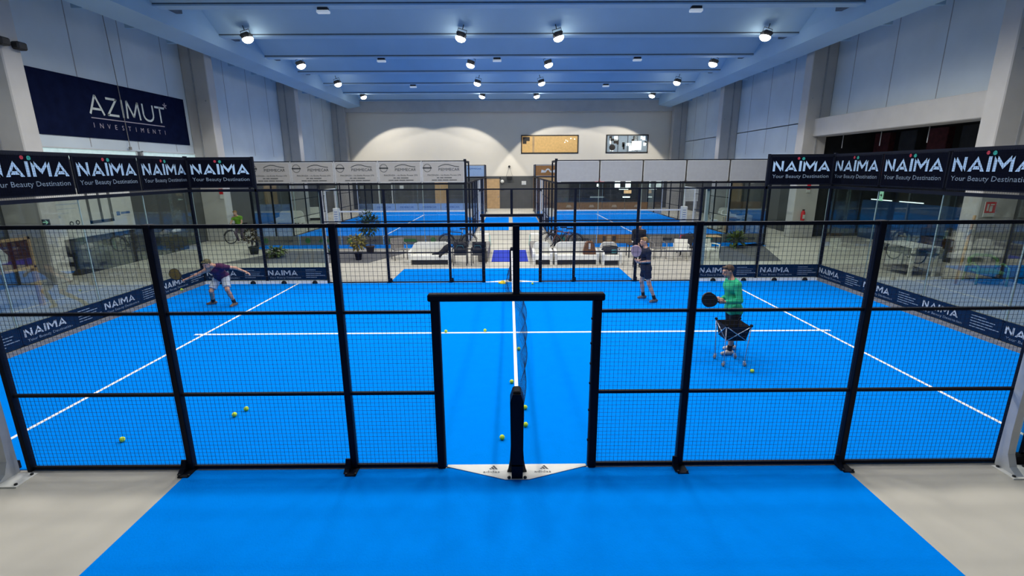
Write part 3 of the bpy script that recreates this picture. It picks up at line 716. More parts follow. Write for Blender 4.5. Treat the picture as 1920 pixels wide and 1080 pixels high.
    # long sides: glass at both ends, mesh between
    for side, xs in (('corridor', x0 + 10 if sg < 0 else x0), ('outer', x0 if sg < 0 else x0 + 10)):
        t = glass_run('court_side_wall', 'glass and mesh %s side of the court with %s' % (side, nm), (xs, 17.5, 0), (0, 1), [(0, 2, 2.96), (2, 4, 2.96), (16, 18, 2.96), (18, 20, 2.96)], 2.97, gm='glass_far', posts=[(2, 4.0, .07), (4, 3, .07), (6, 3, .06), (8, 3, .06), (12, 3, .06), (14, 3, .06), (16, 3, .07), (18, 4.0, .07)], kerb=None)
        for a in (9.05, 10.95) if side == 'corridor' else (): MB().b2((a - .04, -.04, 0), (a + .04, .04, 2.96)).build('gate_post', 'white_plastic' if side == 'corridor' else 'steel', t)
        if side == 'corridor': MB().b2((9.05, -.05, 2.18), (10.95, .05, 2.25)).build('lintel', 'pad', t)
        MB().b2((4.05, -.03, .5), (4.11, .03, 3.0)).b2((15.89, -.03, .0), (15.95, .03, 3.0)).build('edge_post', 'white_steel', t)
        for a, b, z in ((4, 9, .05), (11, 16, .05), (4, 9, 1), (11, 16, 1), (4, 9, 2), (11, 16, 2)): MB().b2((a, -.015, z - .015), (b, .015, z + .015)).build('rail', 'steel', t)
        for a, b in ((4.1, 9), (11, 15.9)): wires(a, b, .06, 2.96, .0009).build('mesh_panel', 'wire', t)
        MB().b2((0, -.02, 3.9), (2, .02, 4.0)).build('upper_rail', 'steel', t)
    # net
    t = thing('court_net', 'white-banded net of the court with %s' % nm, 'net', (x0 + 5, 27.5, 0))
    m = MB(); na, nb = (-4.45, 4.2) if sg < 0 else (-4.2, 4.45); p = na
    while p < nb: m.b2((p - .002, -.002, .02), (p + .002, .002, .88)); p += .1
    for i in range(10): m.b2((na, -.002, .04 + i * .09 - .002), (nb, .002, .04 + i * .09 + .002))
    m.build('netting', 'net_cord', t); MB().b2((na, -.02, .84), (nb, .02, .93)).build('top_band', 'net_band', t)
    xo = x0 if sg < 0 else x0 + 10
    t = thing('gate_portal', 'white portal frame around the outer gate of the court with %s' % nm, 'gate', (xo, 27.5, 0))
    s = sg
    for a in (-.95, .95): MB().b2((-.06, a - .06, 0), (.06, a + .06, 2.27), 0, .01).build('post', 'white_plastic', t)
    MB().b2((-.06, -1.01, 2.27), (.06, 1.01, 2.40), 0, .02).build('lintel', 'white_plastic', t)
    t = thing('net_post', 'white boxed net post at the outer gate of the court with %s' % nm, 'post', (xo - s * .33, 27.5, 0))
    MB().b2((-.20, -.14, 0), (.20, .14, 1.12), 0, .03).build('pad', 'white_plastic', t)
    q = MB()
    for z in (.25, .4, .55, .7, .85): q.b2((-.12, -.146, z), (.10, -.139, z + .035))
    q.build('lettering', 'ink_blue', t)
    t = thing('net_post', 'grey net post on the corridor side of the court with %s' % nm, 'post', (x0 + (9.55 if sg < 0 else .45), 27.5, 0)); MB().b2((-.32, -.1, .1), (.32, .1, 1.05), 0, .03).build('pad', 'banner_ltblue' if sg < 0 else 'white_plastic', t); MB().b2((-.2, -.12, 0), (.2, .12, .4)).build('base', 'frame_dark', t)
    for a in (-1.0, 0): pass
# ---------------------------------------------------------------- figures: blended limbs on a skeleton, meshed as one surface
def field(prims, k=.02, h=.008, pad=.05, cuts=()):
    """prims: (p0, p1, r0, r1[, flat]) tapered limbs, or (c, (rx,ry,rz), 'e', rot) ellipsoids; returns vertices and quads"""
    lo = np.full(3, 1e9); hi = np.full(3, -1e9)
    for p in prims:
        if p[2] == 'e': c = np.array(p[0]); r = max(p[1]); lo = np.minimum(lo, c - r); hi = np.maximum(hi, c + r)
        else:
            r = max(p[2], p[3])
            for q in p[:2]: lo = np.minimum(lo, np.array(q) - r); hi = np.maximum(hi, np.array(q) + r)
    lo -= pad; hi += pad; nn = np.ceil((hi - lo) / h).astype(int) + 1
    Fd = np.full(nn, .2, dtype=np.float32)
    ax = [lo[i] + h * np.arange(nn[i]) for i in range(3)]
    for p in prims:
        if p[2] == 'e': c = np.array(p[0]); a = c - max(p[1]); b = c + max(p[1])
        else: r = max(p[2], p[3]); a = np.minimum(p[0], p[1]) - r; b = np.maximum(p[0], p[1]) + r
        i0 = np.maximum(((a - .07 - lo) / h).astype(int), 0); i1 = np.minimum(((b + .07 - lo) / h).astype(int) + 2, nn)
        gx, gy, gz = np.meshgrid(ax[0][i0[0]:i1[0]], ax[1][i0[1]:i1[1]], ax[2][i0[2]:i1[2]], indexing='ij')
        if p[2] == 'e':
            d = np.stack([gx - c[0], gy - c[1], gz - c[2]], -1)
            if len(p) > 3 and p[3] is not None: d = d @ np.array(p[3])
            rr_ = np.array(p[1]); q = np.sqrt(((d / rr_) ** 2).sum(-1)); dist = (q - 1) * rr_.min() * .5 + (q - 1) * rr_.mean() * .5
        else:
            p0 = np.array(p[0], float); d = np.array(p[1], float) - p0; L2 = max(1e-9, d @ d)
            t0 = ((gx - p0[0]) * d[0] + (gy - p0[1]) * d[1] + (gz - p0[2]) * d[2]) / L2
            t = np.clip(t0, 0, 1)
            dist = np.sqrt((gx - p0[0] - t * d[0]) ** 2 + (gy - p0[1] - t * d[1]) ** 2 + (gz - p0[2] - t * d[2]) ** 2) - (p[2] + (p[3] - p[2]) * t)
            if len(p) > 4 and p[4]: dist = np.maximum(dist, (t0 - 1) * math.sqrt(L2))
        sl = (slice(i0[0], i1[0]), slice(i0[1], i1[1]), slice(i0[2], i1[2])); old = Fd[sl]
        hh = np.clip(.5 + .5 * (old - dist) / k, 0, 1)
        Fd[sl] = (old + (dist - old) * hh - k * hh * (1 - hh)).astype(np.float32)
    if cuts:
        gx, gy, gz = np.meshgrid(*ax, indexing='ij')
        for q, n in cuts:
            n = np.array(n, float); n /= np.linalg.norm(n); Fd = np.maximum(Fd, (gx - q[0]) * n[0] + (gy - q[1]) * n[1] + (gz - q[2]) * n[2])
    neg = Fd < 0; c = [neg[a:nn[0] - 1 + a, b:nn[1] - 1 + b, g:nn[2] - 1 + g] for a in (0, 1) for b in (0, 1) for g in (0, 1)]
    s = sum(x.astype(np.int8) for x in c); act = (s > 0) & (s < 8); ids = np.argwhere(act)
    idx = -np.ones(act.shape, int); idx[act] = np.arange(len(ids))
    acc = np.zeros((len(ids), 3)); cnt = np.zeros(len(ids)); off = [(a, b, g) for a in (0, 1) for b in (0, 1) for g in (0, 1)]
    val = np.stack([Fd[ids[:, 0] + a, ids[:, 1] + b, ids[:, 2] + g] for a, b, g in off], 1)
    for i in range(8):
        for j in range(i + 1, 8):
            if sum(abs(off[i][q] - off[j][q]) for q in range(3)) != 1: continue
            x = (val[:, i] < 0) != (val[:, j] < 0); t = val[:, i] / np.where(val[:, i] - val[:, j] == 0, 1, val[:, i] - val[:, j])
            acc += np.where(x[:, None], np.array(off[i]) + t[:, None] * (np.array(off[j]) - np.array(off[i])), 0); cnt += x
    V = lo + h * (ids + acc / np.maximum(cnt, 1)[:, None]); Q = []
    for a in range(3):
        e = np.eye(3, dtype=int)[a]; b, g = np.eye(3, dtype=int)[(a + 1) % 3], np.eye(3, dtype=int)[(a + 2) % 3]
        n1 = neg; sl0 = tuple(slice(0, nn[q] - e[q]) for q in range(3)); sl1 = tuple(slice(e[q], nn[q]) for q in range(3))
        ed = np.argwhere(n1[sl0] != n1[sl1]); ed = ed[(ed[:, (a + 1) % 3] > 0) & (ed[:, (a + 2) % 3] > 0)]
        ed = ed[(ed[:, (a + 1) % 3] < nn[(a + 1) % 3] - 1) & (ed[:, (a + 2) % 3] < nn[(a + 2) % 3] - 1)]
        f = np.stack([idx[tuple((ed - o_).T)] for o_ in (0 * b, b, b + g, g)], 1); fl = ~n1[tuple(ed.T)]
        f[fl] = f[fl][:, ::-1]; Q.append(f[(f >= 0).all(1)])
    Q = np.concatenate(Q)
    return V, Q[:, ::-1]
def mesh_field(name, prims, mats, parent, k=.02, h=.009, cuts=(), paint=None, zpaint=None):
    V, Q = field(prims, k, h, cuts=cuts)
    me = bpy.data.meshes.new(name); me.from_pydata(V.tolist(), [], Q.tolist())
    for q in mats: me.materials.append(M[q])
    if paint:
        cen = V[Q].mean(1); mi = np.zeros(len(Q), int)
        for c, r, i in paint: mi[((cen - np.array(c)) ** 2).sum(1) < r * r] = i
        me.polygons.foreach_set('material_index', mi.tolist())
    if zpaint is not None: me.polygons.foreach_set('material_index', (V[Q].mean(1)[:, 2] < zpaint).astype(int).tolist())
    me.polygons.foreach_set('use_smooth', [True] * len(me.polygons)); me.update()
    o = bpy.data.objects.new(name, me); COL.objects.link(o); o.parent = parent; return o
A = lambda *a: np.array(a, float)
def unit(v): return v / max(1e-9, np.linalg.norm(v))
def hand(p, d, nrm, thumb, curl=.5, grip=False, s=1.0):
    """palm + five bent fingers; p wrist, d pointing direction, nrm palm normal (fingers curl towards it), thumb side"""
    d = unit(d); nrm = unit(nrm - d * (nrm @ d)); th = unit(np.cross(d, nrm)); th = th if th @ thumb > 0 else -th
    out = [(p, p + d * .05 * s, .021, .022)]
    for i, (o, L) in enumerate(((.030, .070), (.010, .080), (-.010, .075), (-.028, .058))):
        b = p + d * .075 * s + th * o * s; out.append((p + d * .03 * s + th * o * .6 * s, b, .017, .013))
        ang = (1.25 if grip else curl) ; q = b; a = 0
        for sg_, l in ((.42, .45), (.33, .3), (.25, .25)):
            a += ang * (.75 if sg_ == .42 else .9); dd = d * math.cos(a) + nrm * math.sin(a); e = q + dd * L * l * s; out.append((q, e, .0105, .0095)); q = e
    b = p + d * .018 * s + th * .022 * s; e1 = b + (d * .55 + th * .65 + nrm * .35) * .042 * s; e2 = e1 + (d * .75 + th * .1 + nrm * .55) * .034 * s
    return out + [(b, e1, .014, .012), (e1, e2, .0115, .010)]
def person(label, j, loc, skin='skin', hair='hair_brown', face=A(0, -1, 0), top=None, bottom=None, shoe='shoe_grey', group=None, h=.009, hands=None, beard=None, socks=True, headband=False, up=None):
    """j: joint name -> local coordinates"""
    t = thing('person', label, 'person', loc, 0, group); g = {k: A(*v) for k, v in j.items()}
    P = []
    nk = g['neck']; hd = g['head']; f = unit(face)
    ax = unit(g['sL'] - g['sR']); pel = (g['hL'] + g['hR']) / 2; ch = nk * .72 + pel * .28; wa = nk * .38 + pel * .62; px = unit(g['hL'] - g['hR'])
    tf = unit(np.cross(nk - pel, ax)); tf = tf if tf @ f > -.2 else -tf
    tors = [(ch - ax * .085 + (nk - ch) * .15, ch + ax * .085 + (nk - ch) * .15, .112, .112), (wa - px * .06, wa + px * .06, .10, .10), (ch, wa, .125, .11), (pel - px * .075, pel + px * .075, .115, .115), (wa, pel, .115, .12),
            (nk + (g['sL'] - nk) * .25, g['sL'], .06, .066), (nk + (g['sR'] - nk) * .25, g['sR'], .06, .066)]
    P += tors; P.append((nk - (hd - nk) * .25, hd - (hd - nk) * .2, .062, .052))
    for s in 'LR':
        P += [(g['s' + s], g['e' + s], .054, .040), (g['e' + s], g['w' + s], .041, .026), (g['h' + s], g['k' + s], .088, .055), (g['k' + s], g['a' + s], .056, .036)]
        kn = g['k' + s]; an = g['a' + s]; cf = kn + (an - kn) * .3; back = unit(-f - (an - kn) * 0); P.append((cf, kn + (an - kn) * .5, .052 * 1.0, .046))
        to = g['t' + s]; P += [(an, an + (to - an) * .0 + A(0, 0, -.03), .036, .036)]
        if hands: P += hand(g['w' + s], *hands[s])
    # head
    upv = unit(hd - nk) if up is None else unit(up); upv = unit(upv - f * (upv @ f)); rt = np.cross(f, upv); rot = np.stack([rt, f, upv], 1)
    H = lambda a, b, c: hd + rt * a + f * b + upv * c
    P += [(hd + upv * .028 - f * .01, (.076, .096, .090), 'e', rot), (H(0, .018, -.045), (.060, .074, .072), 'e', rot), (H(0, .098, .0), H(0, .112, -.028), .010, .015), (H(0, .06, -.095), H(0, .075, -.09), .022, .018),
          (H(-.03, .088, .026), H(.03, .088, .026), .012, .012), (H(-.02, .092, -.058), H(.02, .092, -.058), .009, .009)]
    for s in (-1, 1): P += [(H(s * .076, -.005, .012), H(s * .08, -.008, -.022), .014, .009)]
    paint = [(H(-.031, .092, .006), .013, 1), (H(.031, .092, .006), .013, 1), (H(0, .10, -.058), .017, 2), (H(.014, .098, -.058), .012, 2), (H(-.014, .098, -.058), .012, 2)]
    mesh_field('body', P, [skin, 'eye', 'lip'], t, h=h, paint=paint)
    hp = [(hd + upv * .040 - f * .022, (.084, .096, .090), 'e', rot), (H(0, -.06, -.01), H(0, -.05, -.05), .045, .03), (H(-.045, .062, .088), H(.045, .062, .088), .022, .022)]
    mesh_field('hair', hp, [hair], t, h=h, cuts=[(H(0, .062, .02), f * .9 - upv * .42)])
    if beard: mesh_field('beard', [(H(-.03, .05, -.085), H(.03, .05, -.085), .034, .034), (H(0, .075, -.088), H(0, .08, -.075), .022, .02)], [beard], t, h=h)
    if headband: mesh_field('headband', [(hd + upv * .052 - f * .012, (.086, .103, .02), 'e', rot)], ['cloth_black'], t, h=h)
    if top:
        mt, sl = top; q = [(a, b, r0 + .016, r1 + .016) for a, b, r0, r1 in tors]
        for s in 'LR':
            e = g['s' + s] + (g['e' + s] - g['s' + s]) * (min(1, sl * 1.0) if sl <= 1 else 1)
            q.append((g['s' + s], e, .072, .060 if sl <= 1 else .055, sl <= 1))
            if sl > 1: q += [(g['e' + s], g['e' + s] + (g['w' + s] - g['e' + s]) * .93, .056, .040, True)]
        q += [(pel + (wa - pel) * .25 - px * .07, pel + (wa - pel) * .25 + px * .07, .130, .130), (pel - px * .075, pel + px * .075, .140, .140)]
        dn = unit(pel - nk); o = mesh_field('shirt', q, [mt], t, h=h, cuts=[(pel + dn * .055, dn), (nk + (hd - nk) * .06, unit(hd - nk))] if True else ())
    if bottom:
        mt, ln = bottom; q = [(pel - px * .08, pel + px * .08, .126, .126), (wa * .25 + pel * .75, pel, .12, .13)]
        for s in 'LR':
            if ln <= 1: q.append((g['h' + s], g['h' + s] + (g['k' + s] - g['h' + s]) * ln, .112, .092, True))
            else: q += [(g['h' + s], g['k' + s], .106, .072), (g['k' + s], g['k' + s] + (g['a' + s] - g['k' + s]) * .95, .070, .055, True)]
        mesh_field('shorts' if ln <= 1 else 'trousers', q, [mt], t, h=h)
    for s in 'LR':
        an, to = g['a' + s], g['t' + s]; d = unit(to - an - A(0, 0, (to - an)[2])); z = to[2]
        b = A(an[0], an[1], z + .045)
        if socks: mesh_field('sock', [(an + (g['k' + s] - an) * .22, A(an[0], an[1], z + .07), .049, .047, False)], ['sock'], t, h=h)
        he = b - d * .055; fr = b + d * .14
        mesh_field('shoe', [(he + A(0, 0, .005), b + A(0, 0, .012), .042, .046), (b, fr + A(0, 0, -.012), .046, .034), (b + A(0, 0, .03), b + d * .05 + A(0, 0, .01), .044, .038)], [shoe, 'ink_pale'], t, k=.03, h=h, zpaint=z + .022, cuts=[((0, 0, z + .002), (0, 0, -1))])
    return t, g
def L_(o, d): return {k: (v[0] - o[0], v[1] - o[1], v[2]) for k, v in d.items()}
def racket(label, grip, head, nrm, face, edge):
    """padel racket: perforated teardrop head on a short grip"""
    t = thing('padel_racket', label, 'racket', tuple(grip)); d = unit(A(*head) - A(*grip)); n = unit(A(*nrm) - d * (A(*nrm) @ d)); s = np.cross(d, n)
    g0 = A(0, 0, 0); D = lambda a, b, c=0: g0 + d * a + s * b + n * c
    L = np.linalg.norm(A(*head) - A(*grip)); hl = .145; hw = .128
    ol = [(L + hl * math.cos(a) * (1.0 if math.cos(a) > 0 else 1.15), hw * math.sin(a) * (1.0 if math.cos(a) > -.2 else .92)) for a in [2 * math.pi * i / 28 for i in range(28)]]
    m = MB(); m.prism([(a, b) for a, b in ol], Vector(D(0, 0, .0175)), Vector(d), Vector(s), .035)
    for i in range(-3, 4):
        for k_ in range(-3, 4):
            if i * i + k_ * k_ < 9: 
                for sg_ in (-1, 1): disc(m, Vector(D(L + i * .03, k_ * .03, sg_ * .0180)), Vector(d), Vector(s) * sg_, .006, 1, 8)
    m.build('head', [face, 'rubber'], t)
    m = MB(); m.tube([D(a, b) for a, b in ol], .0185, 8, closed=True); m.tube([D(.10, 0), D(L - hl * .9, .05)], .016, 8); m.tube([D(.10, 0), D(L - hl * .9, -.05)], .016, 8); m.build('frame', edge, t)
    MB().tube([D(-.07, 0), D(.09, 0)], .0165, 8).build('grip', 'rubber', t)
    return t
# lunging player in the purple shirt
o = (-7.85, 7.35)
j = L_(o, dict(pelR=(0, 0, 0), hR=(-7.93, 7.42, .80), hL=(-7.72, 7.38, .81), neck=(-7.77, 7.06, 1.17), head=(-7.86, 6.92, 1.25), sR=(-7.98, 7.02, 1.06), sL=(-7.57, 7.08, 1.14), eR=(-8.23, 6.98, .94), wR=(-8.47, 6.96, .84), eL=(-7.33, 7.24, 1.07), wL=(-7.11, 7.28, .96), kR=(-8.03, 7.18, .46), kL=(-7.58, 7.15, .50), aR=(-8.24, 7.52, .09), aL=(-7.56, 7.36, .09), tR=(-8.42, 7.42, .0), tL=(-7.60, 7.14, .0)))
person('player in a purple shirt and pale shorts, lunging low with an outstretched racket', j, (o[0], o[1], .010), 'skin', 'hair_olive', A(-.45, -.75, -.5), ('shirt_purple', .55), ('cloth_grey', .82), 'shoe_brown',
       hands={'R': (A(-.9, -.1, -.3), A(.1, -.3, -.8), A(0, -1, .2), .6, True), 'L': (A(.8, .2, -.5), A(0, -.2, -1), A(0, -1, 0), .35)}, beard=None, up=A(-.2, -.4, .9))
racket('dark olive padel racket held out by the player in the purple shirt', (-8.55, 6.95, .81), (-8.76, 6.97, .98), (.15, -1, .1), 'racket_brown', 'racket_black')
# waiting player in navy
o = (3.7, 7.55)
j = L_(o, dict(hR=(3.66, 7.66, .93), hL=(3.64, 7.45, .93), neck=(3.60, 7.55, 1.50), head=(3.55, 7.55, 1.66), sR=(3.63, 7.72, 1.43), sL=(3.62, 7.37, 1.42), eR=(3.66, 7.77, 1.17), wR=(3.43, 7.60, 1.13), eL=(3.64, 7.31, 1.17), wL=(3.42, 7.39, 1.13), kR=(3.60, 7.74, .52), kL=(3.72, 7.43, .52), aR=(3.70, 7.84, .09), aL=(3.90, 7.42, .09), tR=(3.52, 7.82, 0), tL=(3.70, 7.36, 0)))
person('fair-haired player in navy shirt and shorts, waiting with a pink racket', j, (o[0], o[1], .010), 'skin_pale', 'hair_blond', A(-1, -.12, -.05), ('cloth_navy', .85), ('cloth_navy', .62), 'shoe_grey',
       hands={'R': (A(-.9, -.45, .1), A(-.2, -.2, .9), A(0, 0, 1), .6, True), 'L': (A(-.95, .1, .25), A(.1, .6, .5), A(0, 0, 1), .6, True)})
racket('pink padel racket held upright by the fair-haired player in navy', (3.335, 7.44, 1.19), (3.31, 7.40, 1.45), (-.55, -1, 0), 'racket_pink', 'racket_pink')
# coach
o = (4.26, 3.66)
j = L_(o, dict(hR=(4.27, 3.77, .90), hL=(4.27, 3.57, .90), neck=(4.16, 3.67, 1.51), head=(4.09, 3.67, 1.66), sR=(4.21, 3.84, 1.43), sL=(4.20, 3.49, 1.43), eR=(4.25, 3.86, 1.15), wR=(4.00, 3.66, 1.11), eL=(4.24, 3.40, 1.15), wL=(3.97, 3.43, 1.12), kR=(4.32, 3.82, .50), kL=(4.25, 3.56, .49), aR=(4.40, 3.86, .09), aL=(4.23, 3.58, .09), tR=(4.18, 3.86, 0), tL=(4.02, 3.56, 0)))
person('coach in a green sweater and black shorts, standing behind the ball cart', j, (o[0], o[1], .010), 'skin', 'hair_brown', A(-1, -.12, -.22), ('cloth_green', 2), ('cloth_black', .80), 'shoe_white',
       hands={'R': (A(-.8, -.5, 0), A(-.1, -.3, .9), A(0, 0, 1), .6, True), 'L': (A(-1, 0, .05), A(.1, .8, .4), A(0, 0, 1), .6, True)})
racket('black padel racket held level by the coach in green', (3.875, 3.44, 1.125), (3.66, 3.40, 1.185), (.1, -1, .25), 'racket_black', 'racket_black')
# onlookers
o = (4.68, 12.3)
sit = L_(o, dict(hR=(4.60, 12.33, .88), hL=(4.79, 12.3, .88), neck=(4.68, 12.28, 1.42), head=(4.69, 12.25, 1.57), sR=(4.50, 12.3, 1.35), sL=(4.87, 12.3, 1.35), eR=(4.46, 12.25, 1.08), wR=(4.55, 12.07, .95), eL=(4.92, 12.25, 1.08), wL=(4.82, 12.07, .95), kR=(4.60, 12.27, .48), kL=(4.78, 12.27, .48), aR=(4.58, 12.33, .09), aL=(4.80, 12.33, .09), tR=(4.56, 12.15, 0), tL=(4.83, 12.15, 0)))
HD = {'R': (A(.3, -.7, -.3), A(.5, .3, -.5), A(0, 0, 1), .5), 'L': (A(-.3, -.7, -.3), A(-.5, .3, -.5), A(0, 0, 1), .5)}
person('person in black watching from behind the far fence', sit, (o[0], o[1], 0), 'skin', 'hair_brown', A(-.1, -1, -.1), ('cloth_black', 2), ('cloth_black', 2), 'shoe_grey', h=.012, hands=HD)
# cyclist in hi-vis by the wall
o = (-13.9, 19.4)
j = dict(hR=(-.10, .05, .80), hL=(.10, .05, .80), neck=(0, -.10, 1.36), head=(-.04, -.16, 1.52), sR=(-.19, -.1, 1.29), sL=(.19, -.1, 1.29), eR=(-.27, -.22, 1.05), wR=(-.24, -.40, .90), eL=(.27, -.22, 1.05), wL=(.24, -.40, .90), kR=(-.13, -.20, .52), kL=(.13, -.12, .46), aR=(-.12, -.02, .10), aL=(.13, .06, .09), tR=(-.12, -.20, 0), tL=(.14, -.12, 0))
person('person in a green and black vest sitting astride a white bicycle', j, (o[0], o[1], 0), 'skin_pale', 'hair_blond', A(-.1, -1, -.15), ('cloth_hivis', .5), ('cloth_mauve', 2), 'shoe_white', h=.012, hands={'R': (A(0, -1, -.2), A(0, -.2, -1), A(1, 0, 0), .6, True), 'L': (A(0, -1, -.2), A(0, -.2, -1), A(-1, 0, 0), .6, True)})
# seated at the table beyond the court
o = (13.1, 21.25)
j = dict(hR=(-.10, .0, .50), hL=(.10, .0, .50), neck=(0, .12, 1.06), head=(0, .21, 1.19), sR=(-.19, .10, .99), sL=(.19, .10, .99), eR=(-.27, .26, .78), wR=(-.14, .44, .82), eL=(.27, .26, .78), wL=(.14, .44, .82), kR=(-.14, .42, .50), kL=(.14, .42, .50), aR=(-.13, .36, .09), aL=(.13, .36, .09), tR=(-.13, .55, 0), tL=(.13, .55, 0))
person('person in a cream hooded top seated at the black table', j, (o[0], o[1], 0), 'skin', 'hair_brown', A(0, 1, -.5), ('cloth_cream', 2), ('cloth_grey', 2), 'shoe_white', h=.012, hands={'R': (A(.4, .8, 0), A(0, 0, -1), A(1, 0, 0), .3), 'L': (A(-.4, .8, 0), A(0, 0, -1), A(-1, 0, 0), .3)}, socks=False)
# ---------------------------------------------------------------- balls
BALLS = [(-5.34, .61, 'lying alone in the near corner, on the purple-shirted player\'s side'), (-4.19, 1.27, 'of the close pair, the one nearer the fence'), (-4.11, 1.45, 'of the close pair, the one further from the fence'), (-.19, .59, 'in the gate opening beside the net post'),
         (-1.52, 5.02, 'on the centre line, further from the net'), (-.64, 5.06, 'on the centre line, closer to the net'), (.14, .92, 'touching the net beside the near post'), (.15, 1.43, 'against the net, second from the near post'), (.10, 3.9, 'against the net, third from the near post'), (-.05, 2.35, 'behind the white net band'),
         (4.26, 2.72, 'on the court beside the ball cart'), (.65, 9.62, 'near the far gate opening')]
def ball_mesh(m):
    m.sphere((0, 0, 0), .0355, 16, 0)
    for s in (-1, 1): m.tube([(.0335 * math.cos(a), .0335 * math.sin(a) * math.cos(.55 * s * math.cos(2 * a)), .0335 * math.sin(.55 * s * math.cos(2 * a))) for a in [2 * math.pi * i / 24 for i in range(24)]], .0012, 4, 1, closed=True) if False else None
    m.tube([Vector((math.cos(a) * math.cos(.45 * math.sin(2 * a)), math.sin(a) * math.cos(.45 * math.sin(2 * a)), math.sin(.45 * math.sin(2 * a)))) * .0353 for a in [2 * math.pi * i / 32 for i in range(32)]], .0014, 4, 1, closed=True)
    return m
src = None
for i, (x, y, lab) in enumerate(BALLS):
    lab = 'yellow tennis ball ' + lab
    if src is None: src = ball_mesh(MB()).build('tennis_ball', ['ball', 'ball_pale']); o = tag(src, lab, 'ball', 'tennis balls on the court')
    else: o = src.copy(); COL.objects.link(o); o['label'] = lab
    o.location = (x, y, .010 + .036); o.rotation_euler = (i * 1.3, i * .7, i)
o = src.copy(); COL.objects.link(o); o['label'] = 'yellow tennis ball in the air below the olive racket'; o.location = (-8.68, 7.0, .56)
t = thing('marker_cone', 'small yellow marker at the foot of the far net post', 'cone', (-.30, 9.80, .010)); MB().lathe([(.10, 0), (.10, .012), (.05, .09), (.03, .09)], (0, 0, 0), 16).build('cone', 'yellow', t); MB().b2((-.14, -.06, .0), (.0, .06, .05), 0, .02).build('base', 'yellow', t)

# ---------------------------------------------------------------- ball cart
t = thing('ball_cart', 'folding ball cart with black fabric basket and silver frame, in front of the coach', 'cart', (4.06, 3.19, .010))
hw = .20
m = MB()
for a, b in (((-1, -1), (1, -1)), ((1, -1), (1, 1)), ((1, 1), (-1, 1)), ((-1, 1), (-1, -1))):
    p0 = [(a[0] * .175, a[1] * .175, .50), (b[0] * .175, b[1] * .175, .50), (b[0] * .22, b[1] * .22, .78), (a[0] * .22, a[1] * .22, .78)]
    m.add(p0, [(0, 1, 2, 3)]); m.add([(x * .985, y * .985, z) for x, y, z in p0], [(3, 2, 1, 0)])
m.add([(-.175, -.175, .50), (.175, -.175, .50), (.175, .175, .50), (-.175, .175, .50)], [(0, 1, 2, 3)])
m.lathe([(.17, .50), (.10, .47), (.01, .465)], (0, 0, 0), 12)
m.build('basket', 'cloth_black', t)
for a, b in (((-1, -1), (1, -1)), ((1, -1), (1, 1)), ((1, 1), (-1, 1)), ((-1, 1), (-1, -1))):
    e = 1.03; q = MB(); q.tube([(a[0] * .178 * e, a[1] * .178 * e, .50), (b[0] * .224 * e, b[1] * .224 * e, .79)], .009, 6); q.tube([(b[0] * .178 * e, b[1] * .178 * e, .50), (a[0] * .224 * e, a[1] * .224 * e, .79)], .009, 6); q.build('brace', 'chrome', t)
for x in (-1, 1):
    for y in (-1, 1):
        l = MB().tube([(x * .225, y * .225, .80), (x * .19, y * .19, .09)], .010, 6).build('leg', 'silver', t)
        MB().box((x * .224, y * .224, .80), (.05, .05, .045), 0, 0, .012).build('cap', 'rubber', l)
        w_ = MB(); w_.lathe([(.018, -.014), (.036, -.012), (.040, 0), (.036, .012), (.018, .014)], (x * .20, y * .19, .042), 14, 0, 'x'); w_.build('wheel', 'wicker_grey', t); MB().b2((x * .19 - .02, y * .19 - .012, .04), (x * .19 + .02, y * .19 + .012, .10)).build('fork', 'silver', t)
src_b = src
for i, (x, y, z) in enumerate(((-.08, -.05, .60), (.06, .04, .59), (.0, .10, .61), (.09, -.09, .62), (-.10, .08, .60))):
    o = src_b.copy(); COL.objects.link(o); o['label'] = 'yellow tennis ball inside the black basket of the ball cart'; o['group'] = 'tennis balls in the cart'; o.location = (4.06 + x, 3.19 + y, .51 + .033 + (.0 if i else .0)); 

# ---------------------------------------------------------------- lounge seats
def lounge(name, label, x0, x1, y0, h=.80, aqua=None, group='white moulded lounge seats'):
    w = x1 - x0; t = thing(name, label, 'sofa' if w > 1.2 else 'armchair', ((x0 + x1) / 2, y0, 0), 0, group); a = w / 2
    m = MB(); m.prism([(.0, .20), (.04, .36), (.12, .38), (.58, .34), (.62, .30), (.62, .20)], (-a + .09, 0, 0), Y, Z, w - .18); m.build('seat', 'white_plastic', t)
    m = MB(); c = min(.22, a * .4)
    m.prism([(-a + .05, .30), (a - .05, .30), (a - .05, h - c), (a - .05 - c * .35, h - c * .3), (a - .05 - c, h), (-a + .05 + c, h), (-a + .05 + c * .35, h - c * .3), (-a + .05, h - c)], (0, .76, 0), X, Z, .12)
    m.build('backrest', 'white_plastic', t)
    for s in (-1, 1):
        MB().prism([(0, 0), (.10, 0), (.14, .16), (.60, .16), (.66, 0), (.76, 0), (.78, .30), (.70, .56), (.05, .50), (.0, .42)], (s * a - (.10 if s > 0 else 0), 0, 0), Y, Z, .10).build('arm', 'white_plastic', t)
    MB().b2((-a + .12, .10, .02), (a - .12, .60, .19)).build('base', 'wicker_dark', t)  # dark box stands in for the shade in the hollow under the seat
    return t
lounge('lounge_sofa', 'white moulded sofa with a dark jacket on it, before the grey wicker chairs', -4.0, -2.36, 13.02)
lounge('lounge_armchair', 'white moulded armchair next to the blue floor mat', .82, 1.58, 12.9)
lounge('lounge_sofa', 'white moulded sofa with a brown backpack on its end', 1.66, 3.36, 12.86)
lounge('lounge_armchair', 'white moulded armchair with a black and teal sports bag', 3.44, 4.2, 12.7)
